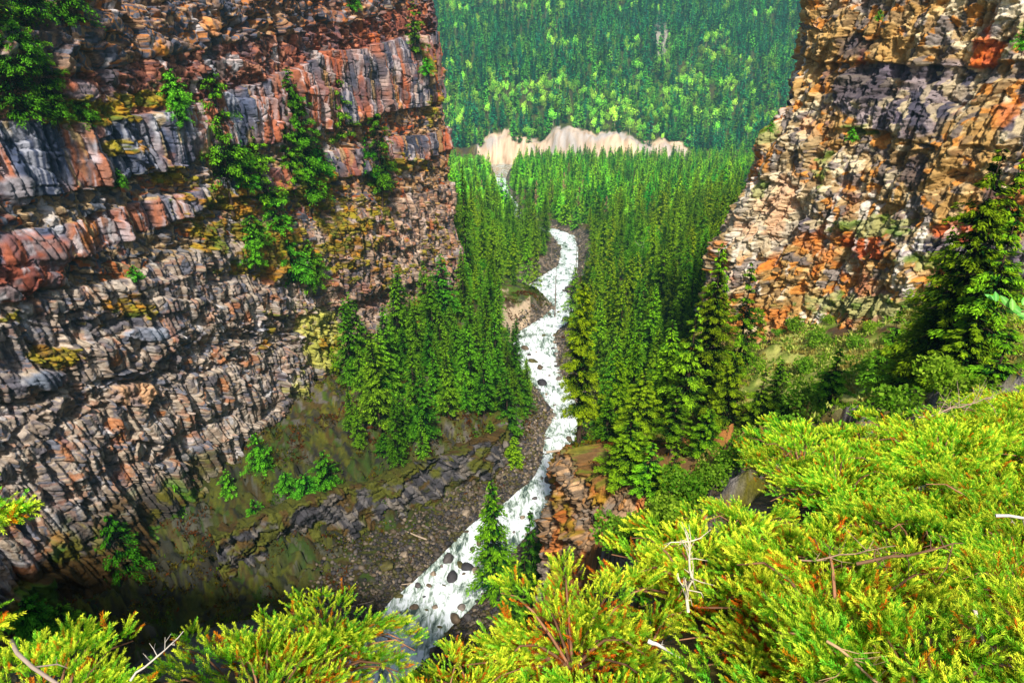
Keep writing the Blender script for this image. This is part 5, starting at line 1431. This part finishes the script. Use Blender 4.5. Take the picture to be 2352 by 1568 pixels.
dead_branch(2290, 1180, 3.9, .5, -.2, 'grey dead branch at the right edge among the junipers', 9, (200, 184, 176), .010, 7, .2, 1)
dead_branch(1970, 1290, 3.4, .5, .1, 'dark arched dead branch in the hollow of the junipers', 10, (120, 90, 66), .009, 10, .5, 1)
dead_branch(1840, 1290, 3.6, .5, .1, 'fine dead twigs in the middle of the right-hand juniper slope', 11, (160, 130, 106), .005, 12, .3, 1)

# litter and woody debris on the open soil between the bushes
# a spray of broad ribbed leaves at the right edge, and juniper tips reaching in at the left edge
def leaf_mesh():
    n = 9; t = np.linspace(0, 1, n); w = np.sin(t ** .8 * PI) ** .8 * .27
    V = []
    for i in range(n):
        rib = .02 * math.sin(i * 2.4)
        V += [(-w[i], t[i], .05 * w[i] * 3 + rib), (-w[i] * .5, t[i], rib + .03), (0, t[i], -.0), (w[i] * .5, t[i], rib + .03), (w[i], t[i], .05 * w[i] * 3 + rib)]
    V = np.array(V); V[:, 2] -= .25 * V[:, 1] ** 2
    c = np.tile(lin((120, 196, 84)), (len(V), 1)); c[2::5] = lin((170, 222, 130)); c[1::10] *= .85
    return mesh_from('leaf', V, grid_faces(n, 5), c, True, M_BROAD)
LEAF = leaf_mesh()
a, b, c = rd(2352, 715); k = 2.0
t = empty('leafy_twig', (float(a * k), float(b * k), float(c * k)))
tag(t, 'spray of fresh pale green ribbed leaves reaching in at the right edge', 'leafy twig')
mb = MB(); mb.tube([(.10, 0, -.02), (.0, 0, 0), (-.05, .0, .01), (-.09, 0, .035)], [.004, .003, .002, .001], lin((110, 90, 60)), 5); link('stem', mb.mesh('stem', M_BARK, True), t)
for px_, pz_, ang, s in [(-.10, .035, 1.35, .055), (-.085, .03, 2.2, .05), (-.045, .012, 2.0, .07), (-.05, .01, 1.4, .065), (-.02, .0, 2.3, .075), (-.01, .02, .9, .06), (.01, -.01, 2.7, .07), (-.03, -.01, 1.7, .08), (.02, .02, 1.1, .07), (.03, -.02, 3.0, .06)]:
    s *= .6; o = link('leaf', LEAF, t, (px_, random.uniform(-.02, .02), pz_)); o.scale = (s, s, s); o.rotation_euler = (Matrix.Rotation(random.uniform(.7, 1.2), 4, 'X') @ Matrix.Rotation(ang - 1.57, 4, 'Z')).to_euler()
def tip_branch(dx, dy, dist, n, spread, dirx, lab, name='juniper_branch'):
    a, b, c = rd(dx, dy); q_ = np.random.default_rng(int(abs(dx) + dy))
    t = empty(name, (float(a * dist), float(b * dist), float(c * dist)))
    s_ = q_.random(n); pos = np.stack([dirx * s_ * spread, q_.normal(0, .02, n), q_.normal(0, spread * .3, n) * (1.1 - s_)], 1)
    dr = np.stack([np.full(n, dirx * 1.0) + q_.normal(0, .4, n), q_.normal(0, .4, n), .3 + q_.normal(0, .4, n)], 1)
    cb, ct = jun_colours(q_, n, np.ones(n))
    V, Fq, cc = sprigs(pos, dr, q_.uniform(.035, .055, n), cb, ct)
    link('foliage', mesh_from('juniper_foliage', V, Fq, cc, False, M_JUN), t)
    mb = MB()
    for i in range(5): mb.tube([(-dirx * .3, 0, q_.normal(0, .05)), (0, 0, q_.normal(0, .02)), (dirx * spread * .8, 0, q_.normal(0, .04))], [.006, .004, .0015], lin((120, 84, 56)), 4)
    link('branches', mb.mesh('branches', M_BARK), t)
    tag(t, lab, 'juniper branch', 'juniper tips at the left edge')
tip_branch(-30, 1175, 1.75, 90, .085, 1, 'yellow-green juniper tips reaching in at the left edge halfway down')
tip_branch(-30, 1440, 1.7, 22, .03, 1, 'tiny yellow-green juniper tip at the left edge near the bottom')

# ------------------------------------------------------------------ air, sky, sun, camera
def haze_box(density):
    import bmesh
    bm = bmesh.new(); bmesh.ops.create_cube(bm, size=1)
    me = bpy.data.meshes.new('haze'); bm.to_mesh(me); bm.free()
    o = link('haze', me, loc=(0, 1280, 160)); o.scale = (7200, 2760, 760)
    m, nt, N, L = new_mat('air')
    out = N.new('ShaderNodeOutputMaterial'); v = N.new('ShaderNodeVolumePrincipled')
    v.inputs['Color'].default_value = (.35, .8, .85, 1); v.inputs['Density'].default_value = density; v.inputs['Anisotropy'].default_value = 0.2
    L.new(v.outputs[0], out.inputs['Volume']); me.materials.append(m)
    tag(o, 'thin bluish air between the rim and the far hillside', 'haze', kind='stuff')
def mist(loc, scale, rz, density):
    import bmesh
    bm = bmesh.new(); bmesh.ops.create_icosphere(bm, subdivisions=3, radius=1)
    me = bpy.data.meshes.new('mist'); bm.to_mesh(me); bm.free()
    o = link('mist', me, loc=loc); o.scale = scale; o.rotation_euler = (0, 0, rz)
    m, nt, N, L = new_mat('spray')
    out = N.new('ShaderNodeOutputMaterial'); v = N.new('ShaderNodeVolumePrincipled')
    v.inputs['Color'].default_value = (.8, .9, 1, 1); v.inputs['Density'].default_value = density
    L.new(v.outputs[0], out.inputs['Volume']); me.materials.append(m)
    tag(o, 'faint bluish spray drifting over the dark pool at the lower left', 'mist', kind='stuff')
mist((-50, 86, -96), (14, 4.5, 3), .35, .05)
mist((-38, 92, -97), (9, 3, 2), .5, .04)
import os
if not os.environ.get('NOHAZE'): haze_box(.00017)
w = bpy.data.worlds.new('World'); SC.world = w; w.use_nodes = True
N, L = w.node_tree.nodes, w.node_tree.links; N.clear()
out = N.new('ShaderNodeOutputWorld'); bg = N.new('ShaderNodeBackground'); sky = N.new('ShaderNodeTexSky')
EL, AZ = math.radians(47), math.radians(179)
sky.sky_type = 'NISHITA'; sky.sun_disc = False; sky.sun_elevation = EL; sky.sun_rotation = AZ; sky.air_density = 1; sky.dust_density = 3; sky.altitude = 500
bg.inputs['Strength'].default_value = 0.095
L.new(sky.outputs[0], bg.inputs['Color']); L.new(bg.outputs[0], out.inputs['Surface'])
ld = bpy.data.lights.new('sun', 'SUN'); ld.energy = 4.6; ld.angle = math.radians(3); ld.color = (1, .95, .86)
lo = bpy.data.objects.new('sun', ld); C.objects.link(lo)
dv = Vector((math.sin(AZ) * math.cos(EL), math.cos(AZ) * math.cos(EL), math.sin(EL)))
lo.rotation_euler = dv.to_track_quat('Z', 'Y').to_euler(); lo.location = (0, 0, 200)
cd = bpy.data.cameras.new('camera'); cam = bpy.data.objects.new('camera', cd); C.objects.link(cam)
cd.lens = 24; cd.sensor_width = 36; cd.clip_start = .05; cd.clip_end = 9000
cam.location = (0, 0, 0); cam.rotation_euler = (math.radians(90 - 24), 0, 0)
SC.camera = cam
SC.view_settings.view_transform = 'Standard'; SC.view_settings.look = 'None'; SC.view_settings.exposure = 0.6; SC.view_settings.gamma = 1
SC.cycles.max_bounces = 5; SC.cycles.diffuse_bounces = 3; SC.cycles.volume_bounces = 0; SC.cycles.transmission_bounces = 3
print('trees', NTREE[0])
